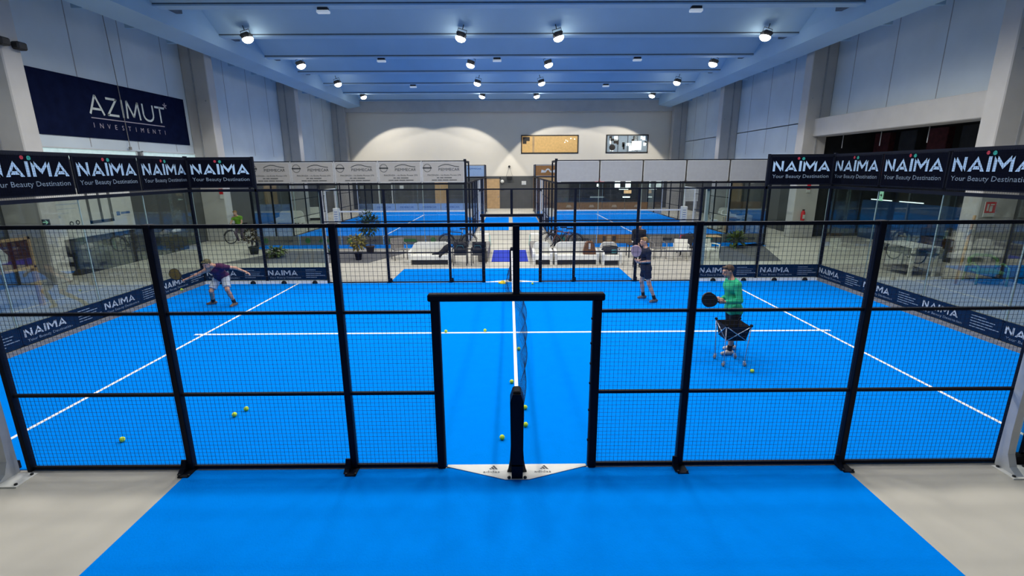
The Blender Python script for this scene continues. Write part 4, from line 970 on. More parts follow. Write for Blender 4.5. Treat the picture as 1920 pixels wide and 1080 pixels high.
# jacket, backpack, sports bag
t = thing('jacket', 'dark jacket thrown over the end of the white sofa', 'jacket', (-2.75, 13.25, .36))
mesh_field('cloth', [(A(-.32, -.05, .03), A(0, 0, .07), .035, .07), (A(0, 0, .07), A(.2, .15, .22), .09, .13), (A(.2, .15, .22), A(.28, .28, .30), .13, .10), (A(.02, -.1, .05), A(-.02, -.24, -.02), .07, .045)], ['cloth_black'], t, k=.05, h=.014)
t = thing('backpack', 'brown backpack standing on the white sofa', 'bag', (3.02, 13.16, .37))
m = MB(); m.prism([(-.23, 0), (.23, 0), (.235, .12), (.17, .42), (.10, .50), (-.08, .50), (-.16, .42), (-.235, .12)], (0, .12, 0), X, Z, .26); m.build('body', 'backpack', t)
MB().prism([(-.15, .03), (.15, .03), (.15, .2), (-.15, .2)], (0, -.13, 0), X, Z, .06).build('pocket', 'backpack', t); MB().b2((-.05, -.155, .22), (.02, -.135, .44)).build('patch', 'white_plastic', t); MB().tube([(-.05, 0, .49), (-.04, 0, .56), (.04, 0, .56), (.05, 0, .49)], .012, 6).build('handle', 'rubber', t)
t = thing('sports_bag', 'black and teal racket bag lying on the white armchair', 'bag', (3.84, 13.10, .375))
mesh_field('body', [(A(-.24, .05, .13), A(.24, .05, .13), .12, .13), (A(-.2, .05, .2), A(.22, .05, .24), .08, .07)], ['bag_black'], t, k=.05, h=.014); MB().b2((.02, -.10, .05), (.22, -.06, .19), 0, .02).build('pocket', 'bag_teal', t); MB().tube([(-.28, .0, .2), (-.3, 0, .3), (-.05, 0, .33), (.2, 0, .3), (.3, 0, .24)], .018, 6).build('strap', 'bag_black', t); MB().b2((.25, -.09, .06), (.31, -.03, .24), 0, .02).build('bottle_pocket', 'silver', t)
# sun-bed like white boxes with aqua sides on grey wicker bases, either side of the blue mat
tag(MB().b2((-.80, 13.6, .002), (.67, 16.45, .012)).build('floor_mat', 'royal_mat'), 'royal blue mat on the floor between the white seats', 'mat')
for s, who in ((-1, 'beside the black chairs'), (1, 'beside the white armchair')):
    x = -.06 + s * 1.08
    t = thing('wicker_bench', 'grey wicker bench along the blue mat, ' + who, 'bench', (x, 14.95, 0), 0, 'grey wicker benches')
    MB().b2((-.20, -1.3, .02), (.20, 1.3, .40), 0, .02).build('base', 'wicker_grey', t); MB().b2((-.205, -1.31, .40), (.205, 1.31, .44), 0, .01).build('seat', 'wicker_grey', t)
    t = thing('side_lounger', 'white lounge seat with an aqua side panel, past the blue mat, ' + who, 'armchair', (-.06 + s * 1.27, 17.95, 0), 0, 'white seats with aqua sides')
    MB().prism([(-.40, 0), (.34 , 0), (.26, .55), (-.40, .55)] if s < 0 else [(-.34, 0), (.40, 0), (.40, .55), (-.26, .55)], (0, .35, 0), X, Z, .7).build('body', 'white_plastic', t)
    e = -s * .345; MB().add([(e + s * .005 * -1, -.36, .02), (e - s * .005, .36, .02), (e + s * .075 - s * .005, .36, .52), (e + s * .075 - s * .005, -.36, .52)], [(0, 1, 2, 3)]).prism([(-.30 * 1, .0), (-.05, 0), (-.05, .5), (-.2, .5)] if False else [(0, 0), (.12, .0), (.04, .52), (0, .52)], (-s * .34 - (.0), -.356, .01), (s, 0, 0), Z, .012 * s).build('side_panel', 'aqua_plastic', t)
# black wicker chairs
def wicker_chair(x, y, label, mt='wicker_dark', rz=0, group='dark wicker armchairs', cat='chair', nm='wicker_chair'):
    t = thing(nm, label, cat, (x, y, 0), rz, group)
    MB().b2((-.24, -.24, .40), (.24, .22, .45), 0, .015).build('seat', mt, t)
    MB().prism([(-.25, .42), (.25, .42), (.26, .86), (-.26, .86)], (0, .27, 0), X, Z, .05).build('backrest', mt, t)
    for sx in (-1, 1):
        for sy, hh in ((-.24, .65), (.24, .86)): MB().tube([(sx * .26, sy, hh), (sx * .255, sy * 1.04, 0)], .018, 6).build('leg', mt, t)
        MB().tube([(sx * .26, -.25, .64), (sx * .265, .0, .66), (sx * .26, .25, .64)], .022, 6).build('arm', mt, t)
    return t
a_ = wicker_chair(-1.98, 13.1, 'black chair next to the white sofa, bag on its back')
dup(a_, (-1.27, 13.05, 0), -.05, 'black chair next to the blue mat')
wicker_chair(-4.62, 14.3, 'grey wicker armchair behind the white sofa, towards the plants', 'wicker_grey', .5)
for x, lab in ((-1.98, 'dark bag piled on the black chair next to the white sofa'), (-1.30, 'dark green bag on the black chair next to the blue mat')):
    t = thing('shoulder_bag', lab, 'bag', (x, 13.12, .456)); mesh_field('body', [(A(-.15, 0, .10), A(.15, 0, .10), .10, .10), (A(-.1, .05, .24), A(.16, .02, .27), .09, .09), (A(-.05, 0, .35), A(.12, 0, .36), .06, .05)], ['bag_black'], t, k=.06, h=.015); MB().tube([(-.14, -.05, .15), (-.1, -.12, .3), (.1, -.12, .3), (.14, -.05, .15)], .012, 6).build('strap', 'bag_teal', t)
# white chairs with arms
def white_chair(x, y, rz, label, group='white armchairs by the fence'):
    t = thing('garden_chair', label, 'chair', (x, y, 0), rz, group)
    MB().prism([(-.23, -.24), (.23, -.24), (.23, .22), (-.23, .22)], (0, 0, .41), X, Y, .04).build('seat', 'white_plastic', t)
    m = MB(); m.prism([(-.25, 0), (.25, 0), (.26, .42), (-.26, .42)], (0, .24, .40), X, (0, .16, .985), .03)
    m.build('backrest', 'white_plastic', t)
    for sx in (-1, 1):
        for sy, hh in ((-.24, .62), (.23, .62)): MB().tube([(sx * .27, sy, hh), (sx * .255, sy * .98, .40), (sx * .25, sy * 1.08, 0)], .019, 6).build('leg', 'white_plastic', t)
        MB().tube([(sx * .275, -.26, .62), (sx * .28, 0, .635), (sx * .27, .26, .63)], .024, 6).build('arm', 'white_plastic', t)
    return t
wc = white_chair(6.80, 13.75, -.25, 'white armchair beside the brown wicker seat')
dup(wc, (7.97, 13.8, 0), .35, 'white armchair standing alone before the dark carpet')
wicker_chair(6.02, 14.2, 'brown wicker seat beside the white armchair', 'wicker_grey', 0.1)
wicker_chair(7.4, 14.45, 'dark armchair between the two white armchairs', 'wicker_dark', .2)
# side tables with bags and trays
def small_table(x, y, h, label, mt, top, sx=.55, sy=.55):
    t = thing('side_table', label, 'table', (x, y, 0)); MB().b2((-sx / 2, -sy / 2, h - .03), (sx / 2, sy / 2, h), 0, .01).build('table_top', top, t)
    for a in (-1, 1):
        for b in (-1, 1): MB().b2((a * (sx / 2 - .03) - .015, b * (sy / 2 - .03) - .015, 0), (a * (sx / 2 - .03) + .015, b * (sy / 2 - .03) + .015, h - .03)).build('leg', mt, t)
    return t
small_table(7.62, 15.2, .68, 'dark side table carrying a yellow tray behind the white armchairs', 'wicker_dark', 'black_plastic', .8)
t = thing('tray', 'yellow tray on the dark side table', 'tray', (7.66, 15.15, .682)); MB().b2((-.24, -.17, 0), (.24, .17, .02), 0, .005).build('base', 'yellow', t); q = MB(); q.b2((-.25, -.18, .0), (.25, -.165, .05)); q.b2((-.25, .165, 0), (.25, .18, .05)); q.build('rim', 'yellow', t)
t = thing('shoulder_bag', 'black bag resting in the yellow tray', 'bag', (7.66, 15.2, .705)); mesh_field('body', [(A(-.15, 0, .09), A(.15, 0, .09), .09, .09)], ['bag_black'], t, k=.04, h=.015); MB().tube([(-.1, 0, .17), (0, 0, .24), (.1, 0, .17)], .01, 6).build('handle', 'rubber', t)
t = thing('box', 'red box on the dark side table, next to the yellow tray', 'box', (7.31, 15.05, .682)); MB().b2((-.08, -.1, 0), (.08, .1, .17), 0, .01).build('body', 'safety_red', t); MB().b2((-.083, -.103, .14), (.083, .103, .175), 0, .01).build('lid', 'dark_red', t)
small_table(8.75, 15.6, .72, 'round-edged wooden side table by the dark carpet', 'wicker_dark', 'wood_pale', .75)
small_table(5.25, 14.6, .55, 'low black table behind the navy-shirted player', 'wicker_dark', 'black_plastic', .8)
for x, lab in ((5.15, 'white bowl on the low black table'), ): 
    t = thing('bowl', lab, 'bowl', (x, 14.55, .552)); MB().lathe([(.06, 0), (.12, .06), (.135, .10), (.125, .10), (.10, .05), (.04, .02)], (0, 0, 0), 16).build('bowl', 'white_plastic', t); MB().lathe([(.05, 0), (.05, .01)], (0, 0, -.0), 12).build('foot', 'white_plastic', t)
# carpets
tag(MB().add([(x, y, z) for z in (.002, .010) for x, y in ((-11.6, 13.6), (-5.7, 13.55), (-4.5, 16.2), (-10.3, 16.6))], [(4, 5, 6, 7), (0, 1, 5, 4), (1, 2, 6, 5), (2, 3, 7, 6), (3, 0, 4, 7)]).build('carpet', 'rug'), 'dark grey carpet under the potted plants', 'carpet')
tag(MB().add([(x, y, z) for z in (.002, .010) for x, y in ((8.3, 13.45), (10.7, 13.4), (12.3, 18.2), (9.6, 16.8))], [(4, 5, 6, 7), (0, 1, 5, 4), (1, 2, 6, 5), (2, 3, 7, 6), (3, 0, 4, 7)]).build('carpet', 'rug'), 'dark grey carpet beside the white armchairs', 'carpet')

# ---------------------------------------------------------------- plants
def plant(label, x, y, pot_r, pot_h, stem_h, crown, n, leaf, lm, seed, droop=.3, potm='pot', multi=1, z0=.010):
    t = thing('potted_plant', label, 'plant', (x, y, z0)); rr = random.Random(seed)
    p = MB().lathe([(pot_r * .74, 0), (pot_r, pot_h * .85), (pot_r * 1.06, pot_h * .86), (pot_r * 1.06, pot_h), (pot_r * .92, pot_h), (pot_r * .9, pot_h * .9)], (0, 0, 0), 18).build('pot', potm, t)
    MB().lathe([(pot_r * .9, pot_h * .88), (pot_r * .88, pot_h * .92)], (0, 0, 0), 14).build('soil', 'soil', p)
    m = MB(); tips = []
    for k in range(multi):
        a = 2 * math.pi * k / max(1, multi); b = Vector((math.cos(a) * pot_r * .3, math.sin(a) * pot_r * .3, pot_h * .9)) if multi > 1 else Vector((0, 0, pot_h * .9))
        e = b + Vector((math.cos(a) * crown[0] * .3 * (multi > 1), math.sin(a) * crown[0] * .3 * (multi > 1), stem_h)); m.tube([b, (b + e) / 2 + Vector((.02, .01, 0)), e], .016, 6, r2=.009)
        for q in range(7):
            d = Vector((rr.uniform(-1, 1), rr.uniform(-1, 1), rr.uniform(-.4, 1))).normalized(); c = e.lerp(b, rr.uniform(0, .35)); f = c + Vector((d.x * crown[0], d.y * crown[0], d.z * crown[1])) * rr.uniform(.5, .85)
            m.tube([c, f], .007, 5, r2=.003); tips.append((c, f))
    m.build('stem', 'stem', t)
    m = MB(); cz = pot_h + stem_h
    for i in range(n):
        c, f = tips[i % len(tips)]
        d = Vector((rr.gauss(0, 1), rr.gauss(0, 1), rr.gauss(0, 1))).normalized() * rr.random() ** .4
        p0 = Vector((d.x * crown[0], d.y * crown[0], cz + d.z * crown[1])) if rr.random() < .65 else c.lerp(f, rr.uniform(.4, 1.1))
        o = (p0 - Vector((0, 0, cz - crown[1] * .3))).normalized(); o = (o + Vector((rr.uniform(-.6, .6), rr.uniform(-.6, .6), rr.uniform(-.5, .4) - droop))).normalized()
        s = o.cross(Vector((rr.uniform(-.3, .3), rr.uniform(-.3, .3), 1))).normalized(); l = leaf * rr.uniform(.7, 1.25); w_ = l * .24
        nrm = s.cross(o); m.add([p0, p0 + o * l * .35 + s * w_ + nrm * l * .04, p0 + o * l * .75 + s * w_ * .7 - nrm * l * .02, p0 + o * l - nrm * l * .10, p0 + o * l * .75 - s * w_ * .7 - nrm * l * .02, p0 + o * l * .35 - s * w_ + nrm * l * .04, p0 + o * l * .5 - nrm * l * .03], [(0, 1, 6), (1, 2, 6), (2, 3, 6), (3, 4, 6), (4, 5, 6), (5, 0, 6)])
    m.build('foliage', lm, t)
    return t
plant('tall dark-leaved tree in a brown pot, behind the yellow-leaved plant', -6.30, 16.0, .19, .30, 1.0, (.50, .50), 460, .17, 'leaf', 1)
plant('yellow-leaved croton in a small dark pot on the carpet', -6.28, 14.2, .15, .30, .48, (.33, .30), 240, .17, 'leaf_yellow', 2, potm='rubber')
plant('low light-green plant on the carpet behind the navy strip', -10.0, 14.9, .10, .12, .12, (.38, .16), 170, .20, 'leaf_light', 3, potm='pot_dark', multi=3)
plant('thin brownish shrub in a dark green pot next to the cyclist', -11.35, 15.75, .21, .34, .55, (.36, .45), 240, .13, 'stem', 4, potm='pot_dark', multi=2)
plant('small round dark shrub behind the fence post by the carpet', -7.9, 15.6, .12, .14, .10, (.22, .14), 110, .13, 'leaf', 5, potm='pot_dark')
plant('grey-green grassy plant in front of the blank-board end glass', 10.4, 16.75, .10, .2, .2, (.34, .26), 160, .26, 'leaf_light', 6, potm='pot_dark', droop=0, z0=0)
plant('dark green plant in the side room behind the leaning pole', 17.0, 11.3, .2, .3, .9, (.3, .6), 200, .18, 'leaf', 8, potm='pot_dark', z0=0)

# ---------------------------------------------------------------- bicycles
def bike(label, x, y, rz, fm, s=1.0, group=None, lean=0):
    t = thing('bicycle', label, 'bicycle', (x, y, 0), rz, group); R_ = .34 * s
    bb = Vector((-.02, 0, .29)); rx = Vector((-.50, 0, R_)); fx = Vector((.54, 0, R_)); st = Vector((-.18, 0, .78)); hd_ = Vector((.36, 0, .82)); hb = Vector((.39, 0, .70))
    m = MB()
    for a, b in ((bb, st), (st, hd_), (bb, hb), (hb, hd_ + Vector((-.02, 0, .08)))): m.tube([a, b], .019, 8)
    for sg in (-.05, .05):
        q = Vector((0, sg, 0)); m.tube([bb, rx + q], .010, 6); m.tube([st, rx + q], .009, 6)
    m.build('frame', fm, t)
    m = MB()
    for sg in (-.05, .05): m.tube([hb + Vector((.01, sg * .6, -.02)), fx + Vector((0, sg, 0))], .012, 6)
    m.build('fork', fm, t)
    for c in (rx, fx):
        w_ = MB(); w_.tube([(c.x + R_ * .94 * math.cos(a), 0, c.z + R_ * .94 * math.sin(a)) for a in [2 * math.pi * i / 32 for i in range(32)]], .022, 8, 0, closed=True)
        for i in range(14):
            a = 2 * math.pi * i / 14; w_.tube([(c.x, (-1) ** i * .02, c.z), (c.x + R_ * .9 * math.cos(a), 0, c.z + R_ * .9 * math.sin(a))], .0018, 4, 1)
        w_.tube([(c.x, -.05, c.z), (c.x, .05, c.z)], .018, 8, 1); w_.build('wheel', ['rubber', 'chrome'], t)
    m = MB(); m.tube([st, st + Vector((-.03, 0, .16))], .013, 8); m.build('seat_post', 'chrome', t)
    MB().prism([(-.16, -.07), (.0, -.05), (.14, -.015), (.14, .015), (.0, .05), (-.16, .07)], (st.x - .03, 0, st.z + .15), X, Y, .05).build('saddle', 'rubber', t)
    MB().tube([hd_ + Vector((-.02, 0, .08)), hd_ + Vector((.03, 0, .17))], .014, 8).tube([hd_ + Vector((-.06, -.29, .2)), hd_ + Vector((.03, -.2, .18)), hd_ + Vector((.03, .2, .18)), hd_ + Vector((-.06, .29, .2))], .013, 8).build('handlebar', 'rubber', t)
    m = MB(); m.lathe([(.02, -.006), (.085, -.004), (.085, .004), (.02, .006)], (bb.x, .04, bb.z), 20, 0, 'y'); m.tube([bb + Vector((0, .05, 0)), bb + Vector((.10, .06, -.12))], .010, 6); m.tube([bb + Vector((0, -.05, 0)), bb + Vector((-.10, -.06, .12))], .010, 6); m.b2((bb.x + .06, .06, bb.z - .14), (bb.x + .14, .14, bb.z - .11)); m.b2((bb.x - .14, -.14, bb.z + .11), (bb.x - .06, -.06, bb.z + .13)); m.build('crank', 'rubber', t)
    m = MB(); 
    for c in (rx, fx):
        pts = [(c.x + R_ * 1.08 * math.cos(a), 0, c.z + R_ * 1.08 * math.sin(a)) for a in [math.pi * (.1 + .08 * i) for i in range(11)]]; m.tube(pts, .018, 5)
    m.build('mudguard', 'bike_dark', t)
    if lean: t.rotation_euler = (lean, 0, rz)
    return t
bike('black bicycle parked behind the black chairs and the white sofa', -2.43, 16.75, math.pi, 'bike_dark', 1.05)
bike('dark bicycle with brown frame parked behind the white sofas', 2.45, 16.6, math.pi, 'bike_brown', 1.05)
bike('dark bicycle parked just behind the brown-framed one', 2.22, 17.1, math.pi - .05, 'bike_dark', 1.05)
bike('white bicycle under the person in the green vest', -13.9, 19.45, -math.pi / 2 - .5, 'bike_white')
bike('dark bicycle standing in the dim room beyond the glass', 15.4, 13.2, -math.pi / 2 + .1, 'bike_dark', 1.05)

# ---------------------------------------------------------------- bar table, seats beyond the court
t = thing('table', 'black table beyond the court with a person leaning on it', 'table', (13.3, 22.0, 0)); MB().b2((-.85, -.32, .74), (.85, .38, .78), 0, .01).build('table_top', 'black_plastic', t)
for x in (-.6, .6): MB().tube([(x, 0, 0), (x, 0, .74)], .03, 8).build('leg', 'black_plastic', t); MB().lathe([(.22, 0), (.22, .015), (.03, .03)], (x, 0, 0), 16).build('base', 'black_plastic', t)
t = thing('stool', 'pale stool under the person in the cream top', 'stool', (13.1, 21.22, 0)); MB().lathe([(.17, .36), (.18, .38), (.17, .40)], (0, 0, 0), 16).build('seat', 'white_plastic', t)
for k in range(4): MB().tube([(.10 * math.cos(k * 1.571), .10 * math.sin(k * 1.571), .36), (.16 * math.cos(k * 1.571), .16 * math.sin(k * 1.571), 0)], .016, 6).build('leg', 'wood_pale', t)
t = thing('cabinet', 'pale brown cabinet behind the black table', 'cabinet', (12.75, 22.75, 0)); MB().b2((-.3, -.25, 0), (.3, .2, .85), 0, .01).build('body', 'wood_pale', t); MB().b2((-.27, -.26, .04), (.27, -.25, .82)).build('door', 'wood_pale', t)
def tub(label, x, y, rz=0):
    t = thing('lounge_armchair', label, 'armchair', (x, y, 0), rz, 'white seats around the bar'); MB().b2((-.32, -.3, .16), (.32, .3, .40), 0, .05).build('seat', 'white_plastic', t)
    MB().prism([(-.36, .3), (.36, .3), (.34, .78), (.2, .86), (-.2, .86), (-.34, .78)], (0, .36, 0), X, Z, .12).build('backrest', 'white_plastic', t)
    for s in (-1, 1): MB().b2((s * .35 - .05, -.3, 0), (s * .35 + .05, .34, .6), 0, .03).build('arm', 'white_plastic', t)
    return t
tb = tub('white armchair facing the court, behind the black table', 13.7, 23.1)
dup(tb, (12.75, 24.0, 0), .2, 'white armchair close to the court fence, past the black table')
dup(tb, (14.7, 27.2, 0), .4, 'white armchair outside the portal frame of the blank-board court'); dup(tb, (15.3, 29.2, 0), -.3, 'white armchair furthest beyond the portal frame')
t = thing('easel_board', 'pale notice board on a stand by the blank-board portal', 'board', (12.75, 29.0, 0)); MB().b2((-.5, -.02, 1.35), (.5, .02, 2.2), 0, .01).build('panel', 'paper', t)
for x in (-.42, .42): MB().tube([(x, .03, 0), (x, .03, 1.4)], .02, 6).build('leg', 'silver', t)
ls = lounge('lounge_sofa', 'white moulded sofa outside the grey-board court, covered with a cloth', -15.75, -14.05, 27.0, .95, group='white seats beyond the grey-board court')
dup(ls, (-14.6, 30.4, 0), .3, 'white moulded sofa at the portal frame of the grey-board court')

# ---------------------------------------------------------------- left bay: wall board, tables; exit signs
def wallboard():
    t = thing('wall_poster', 'large pale poster showing a window, on the dark wall behind the glass', 'poster', (-15.90, 11.5, 1.24)); m = MB(); w_, h_ = 3.68, 1.75
    m.prism([(0, 0), (w_, 0), (w_, h_), (0, h_)], (-.02, 0, 0), Y, Z, .02); P_ = Vector((.004, 0, 0))
    for a, b, c, d, k in ((1.50, .42, 1.62, h_, 1), (2.02, .45, 2.14, h_, 1), (2.50, .42, 2.64, h_, 1), (1.5, .42, 2.64, .54, 1), (.15, 1.2, 1.15, 1.24, 2), (.1, 1.05, 1.05, 1.07, 2), (.1, .9, .7, .92, 2), (.1, .75, .35, .85, 2), (2.80, .62, 2.98, .78, 3), (3.02, .66, 3.5, .75, 3), (3.1, .58, 3.5, .6, 2)):
        m.flat([(a, b), (c, b), (c, d), (a, d)], P_, Y, Z, k)
    disc(m, Vector((.004, .72, .52)), Y, Z, .09, 4); disc(m, Vector((.004, .98, .54)), Y, Z, .09, 4); disc(m, Vector((.006, .72, .52)), Y, Z, .045, 0); disc(m, Vector((.006, .98, .54)), Y, Z, .045, 0)
    m.build('sheet', ['paper', 'ink_grey', 'ink_pale', 'ink_blue', 'ink_dark'], t)
    f = MB(); f.b2((-.02, -.02, -.02), (.008, w_ + .02, .0)); f.b2((-.02, -.02, h_), (.008, w_ + .02, h_ + .02)); f.build('frame', 'silver', t)
wallboard()
def sign(name, label, o, u, w_, h_, face, mats, cat='sign'):
    t = thing(name, label, cat, o); u = Vector(u); n = u.cross(Z).normalized(); m = MB(); m.prism([(0, 0), (w_, 0), (w_, h_), (0, h_)], -n * .02, u, Z, .02); face(m, u, n * .003); m.build('plate', mats, t)
    q = MB(); q.prism([(w_ * .3, h_ * .3), (w_ * .7, h_ * .3), (w_ * .7, h_ * .7), (w_ * .3, h_ * .7)], -n * .04, u, Z, .02); q.build('bracket', 'wicker_grey', t)
def arrow(m, u, e): m.flat([(.03, .075), (.15, .075), (.11, .03), (.145, .03), (.205, .09), (.145, .15), (.11, .15), (.15, .105), (.03, .105)], e, u, Z, 1)
sign('exit_sign', 'lit arrow exit sign on the pillar behind the purple-player end glass', (-14.78, 9.97, 1.95), X, .24, .18, arrow, ['pot_dark', 'exit'])
sign('exit_sign', 'green running-man exit sign in the dim room behind the coach end glass', (15.3, 14.9, 2.25), (-.3, -1, 0), .3, .42, lambda m, u, e: m.flat([(.06, .2), (.16, .2), (.14, .1), (.26, .22), (.14, .34), (.16, .26), (.06, .26)], e, u, Z, 1), ['exit', 'pot_dark'])
def ext(m, u, e):
    m.flat([(0, .12), (.34, .12), (.34, .46), (0, .46)], e, u, Z, 1); m.flat([(.15, .16), (.24, .16), (.24, .34), (.15, .34)], e * 2, u, Z, 0); m.flat([(.06, .18), (.12, .18), (.12, .40), (.06, .40)], e * 2, u, Z, 0); m.flat([(.16, .36), (.28, .36), (.28, .40), (.16, .40)], e * 2, u, Z, 0)
sign('safety_sign', 'red and white fire hydrant sign on the pillar behind the coach end glass', (14.9, 9.92, 2.05), X, .34, .46, ext, ['paper', 'safety_red'])
sign('safety_sign', 'red and white sign above the fire extinguisher', (15.32, 19.95, 2.35), X, .2, .42, lambda m, u, e: m.flat([(0, .16), (.2, .16), (.2, .42), (0, .42)], e, u, Z, 1), ['paper', 'safety_red'])
sign('safety_sign', 'red and white sign on the column beside the cyclist', (-15.0, 19.95, 2.2), X, .2, .5, lambda m, u, e: m.flat([(0, .22), (.2, .22), (.2, .5), (0, .5)], e, u, Z, 1), ['paper', 'safety_red'])
sign('notice', 'white notice sheet on the dark far wall, on the corridor axis', (2.3 - 2.3 + 1.1, 40.93, 2.2), X, .42, .35, lambda m, u, e: m.flat([(.05, .05), (.37, .05), (.37, .1), (.05, .1)], e, u, Z, 1), ['paper', 'ink_pale'])
sign('notice', 'small red-lettered notice on the far wall beside the wooden door', (-.85, 40.93, 1.75), X, .32, .12, lambda m, u, e: m.flat([(.03, .03), (.29, .03), (.29, .07), (.03, .07)], e, u, Z, 1), ['paper', 'safety_red'])
sign('notice', 'white notice on the far wall of the grey-board court', (-10.4, 40.93, 1.9), X, .36, .3, lambda m, u, e: m.flat([(.05, .05), (.3, .05), (.3, .1), (.05, .1)], e, u, Z, 1), ['paper', 'ink_pale'])
sign('notice', 'white square notice on the far wall of the blank-board court', (4.4, 40.93, 2.35), X, .4, .32, lambda m, u, e: m.flat([(.1, .05), (.3, .05), (.3, .25), (.1, .25)], e, u, Z, 1), ['paper', 'ink_pale'])
t = thing('wall_lamp', 'round white wall lamp on the far wall beside the wooden door', 'light', (-.72, 40.94, 2.52)); MB().lathe([(.16, -.02), (.15, -.1), (.02, -.13)], (0, 0, 0), 16, 0, 'y').build('shade', 'white_plastic', t); MB().lathe([(.17, .02), (.17, -.02)], (0, 0, 0), 16, 0, 'y').build('base', 'silver', t)
t = thing('hanging_box', 'small dark box hung on two cables before the far wall', 'speaker', (-.05, 40.80, 2.88)); MB().b2((-.26, -.1, -.14), (.26, .1, .10), 0, .02).build('body', 'lamp_body', t)
for s in (-1, 1): MB().tube([(s * .30, .05, .10), (0, .12, 1.0)], .012, 5).build('cable', 'wicker_grey', t)
MB().lathe([(.1, .02), (.1, .14)], (0, 0.05, 1.0), 12, 0, 'y').build('hook', 'lamp_body', t)
t = thing('fire_extinguisher', 'red fire extinguisher on the column beyond the coach end', 'extinguisher', (15.25, 19.85, .92)); MB().lathe([(.09, 0), (.095, .03), (.095, .42), (.05, .50), (.03, .52)], (0, 0, 0), 14).build('body', 'safety_red', t); MB().b2((-.05, -.02, .52), (.06, .02, .57)).build('handle', 'rubber', t); MB().b2((-.06, -.1, .1), (.06, -.09, .3)).build('sticker', 'paper', t)
# AZIMUT board on the wall
t = thing('wall_banner', 'large midnight blue board with a thin white company name, high on the wall', 'banner', (-15.96, 11.5, 4.87)); w_, h_ = 8.2, 2.08
m = MB(); m.prism([(0, 0), (w_, 0), (w_, h_), (0, h_)], (-.03, 0, 0), Y, Z, .03); P_ = Vector((.006, 0, 0))
def stroke(a, b, wd, k):
    a, b = Vector((*a, 0)), Vector((*b, 0)); d = (b - a).normalized(); q = Vector((-d.y, d.x, 0)) * wd / 2; m.flat([((a - q).x, (a - q).y), ((b - q).x, (b - q).y), ((b + q).x, (b + q).y), ((a + q).x, (a + q).y)], P_, Y, Z, k)
AX, AZ0, AH, sw = 2.60, .86, .70, .085
def az(x, ps):
    for a, b in ps: stroke((AX + x + a[0], AZ0 + a[1] * AH), (AX + x + b[0], AZ0 + b[1] * AH), sw, 1)
az(0, [((0, 0), (.33, 1)), ((.33, 1), (.66, 0)), ((.12, .28), (.54, .28))]); az(.82, [((.02, .94), (.55, .94)), ((.55, .97), (.02, .04)), ((.0, .06), (.58, .06))]); az(1.58, [((0.05, 0), (.05, 1))])
az(1.84, [((0, 0), (.06, 1)), ((.06, 1), (.36, .12)), ((.36, .12), (.66, 1)), ((.66, 1), (.72, 0))])
pts = [(.0, 1), (0, .35), (.06, .16), (.18, .05), (.30, .03), (.42, .05), (.54, .16), (.60, .35), (.60, 1)]; az(2.78, list(zip(pts, pts[1:])))
az(3.52, [((0, .94), (.62, .94)), ((.31, .97), (.31, 0))])
m.flat([(AX, .70), (AX + 4.0, .70), (AX + 4.0, .735), (AX, .735)], P_, Y, Z, 2)
for i, c in enumerate('INVESTIMENTI'): m.text(c, P_ + Y * (AX + .06 + i * 3.9 / 11) + Z * .36, Y, Z, .19, 2)
for i in range(5):
    a = math.pi * 2 * i / 5 + .3; stroke((AX + 4.22, AZ0 + .78), (AX + 4.22 + .13 * math.cos(a), AZ0 + .78 + .13 * math.sin(a)), .05, 2)
m.build('panel', ['azimut', 'azimut_ink', 'azimut_pink'], t)
f = MB(); f.b2((-.035, -.03, -.03), (-.0, w_ + .03, 0)); f.b2((-.035, -.03, h_), (0, w_ + .03, h_ + .03)); f.b2((-.035, -.03, 0), (0, 0, h_)); f.b2((-.035, w_, 0), (0, w_ + .03, h_)); f.build('frame', 'azimut', t)
t = thing('drop_cable', 'thin cable hanging down the wall across the dark blue company board', 'cable', (-15.90, 15.6, 0)); MB().tube([(0.03, -.1, 9.55), (.03, 0, 7), (.03, .05, 4.5)], .014, 5).build('wire', 'wicker_grey', t); MB().b2((.0, 0, 4.46), (.06, .1, 4.58)).build('clip', 'wicker_grey', t)
t = thing('wall_speaker', 'small dark twin speaker on the column above the company board', 'speaker', (-14.70, 10.25, 7.25)); MB().b2((-.12, -.4, -.1), (.12, -.1, .12), 0, .04).build('body', 'lamp_body', t); MB().b2((-.12, .08, -.12), (.12, .4, .1), 0, .04).build('second_body', 'lamp_body', t); MB().tube([(-.1, -.2, 0), (-.1, .2, 0)], .03, 6).build('bracket', 'lamp_body', t)
# white table and frame at the left edge, beyond the glass
t = thing('display_stand', 'pale-framed stand with a dark red picture behind the purple-player end glass', 'stand', (-13.0, 7.05, 0)); MB().b2((-.02, -.75, 1.1), (.02, .55, 1.85)).build('panel', 'dark_red', t)
q = MB()
for a, b, c, d in ((-.8, 1.05, .6, 1.12), (-.8, 1.83, .6, 1.90), (-.8, 1.05, -.73, 1.9), (.53, 1.05, .6, 1.9)): q.b2((-.04, a, b), (.04, c, d))
q.build('frame', 'wood_pale', t)
for y in (-.7, .55): MB().b2((-.05, y - .05, 0), (.05, y + .05, 1.06)).build('leg', 'wood_pale', t)
m = MB(); m.flat([(-.3, 1.3), (-.1, 1.3), (-.05, 1.5), (-.2, 1.7), (-.35, 1.6)], (.022, 0, 0), Y, Z, 0); m.build('picture', 'paper', t)
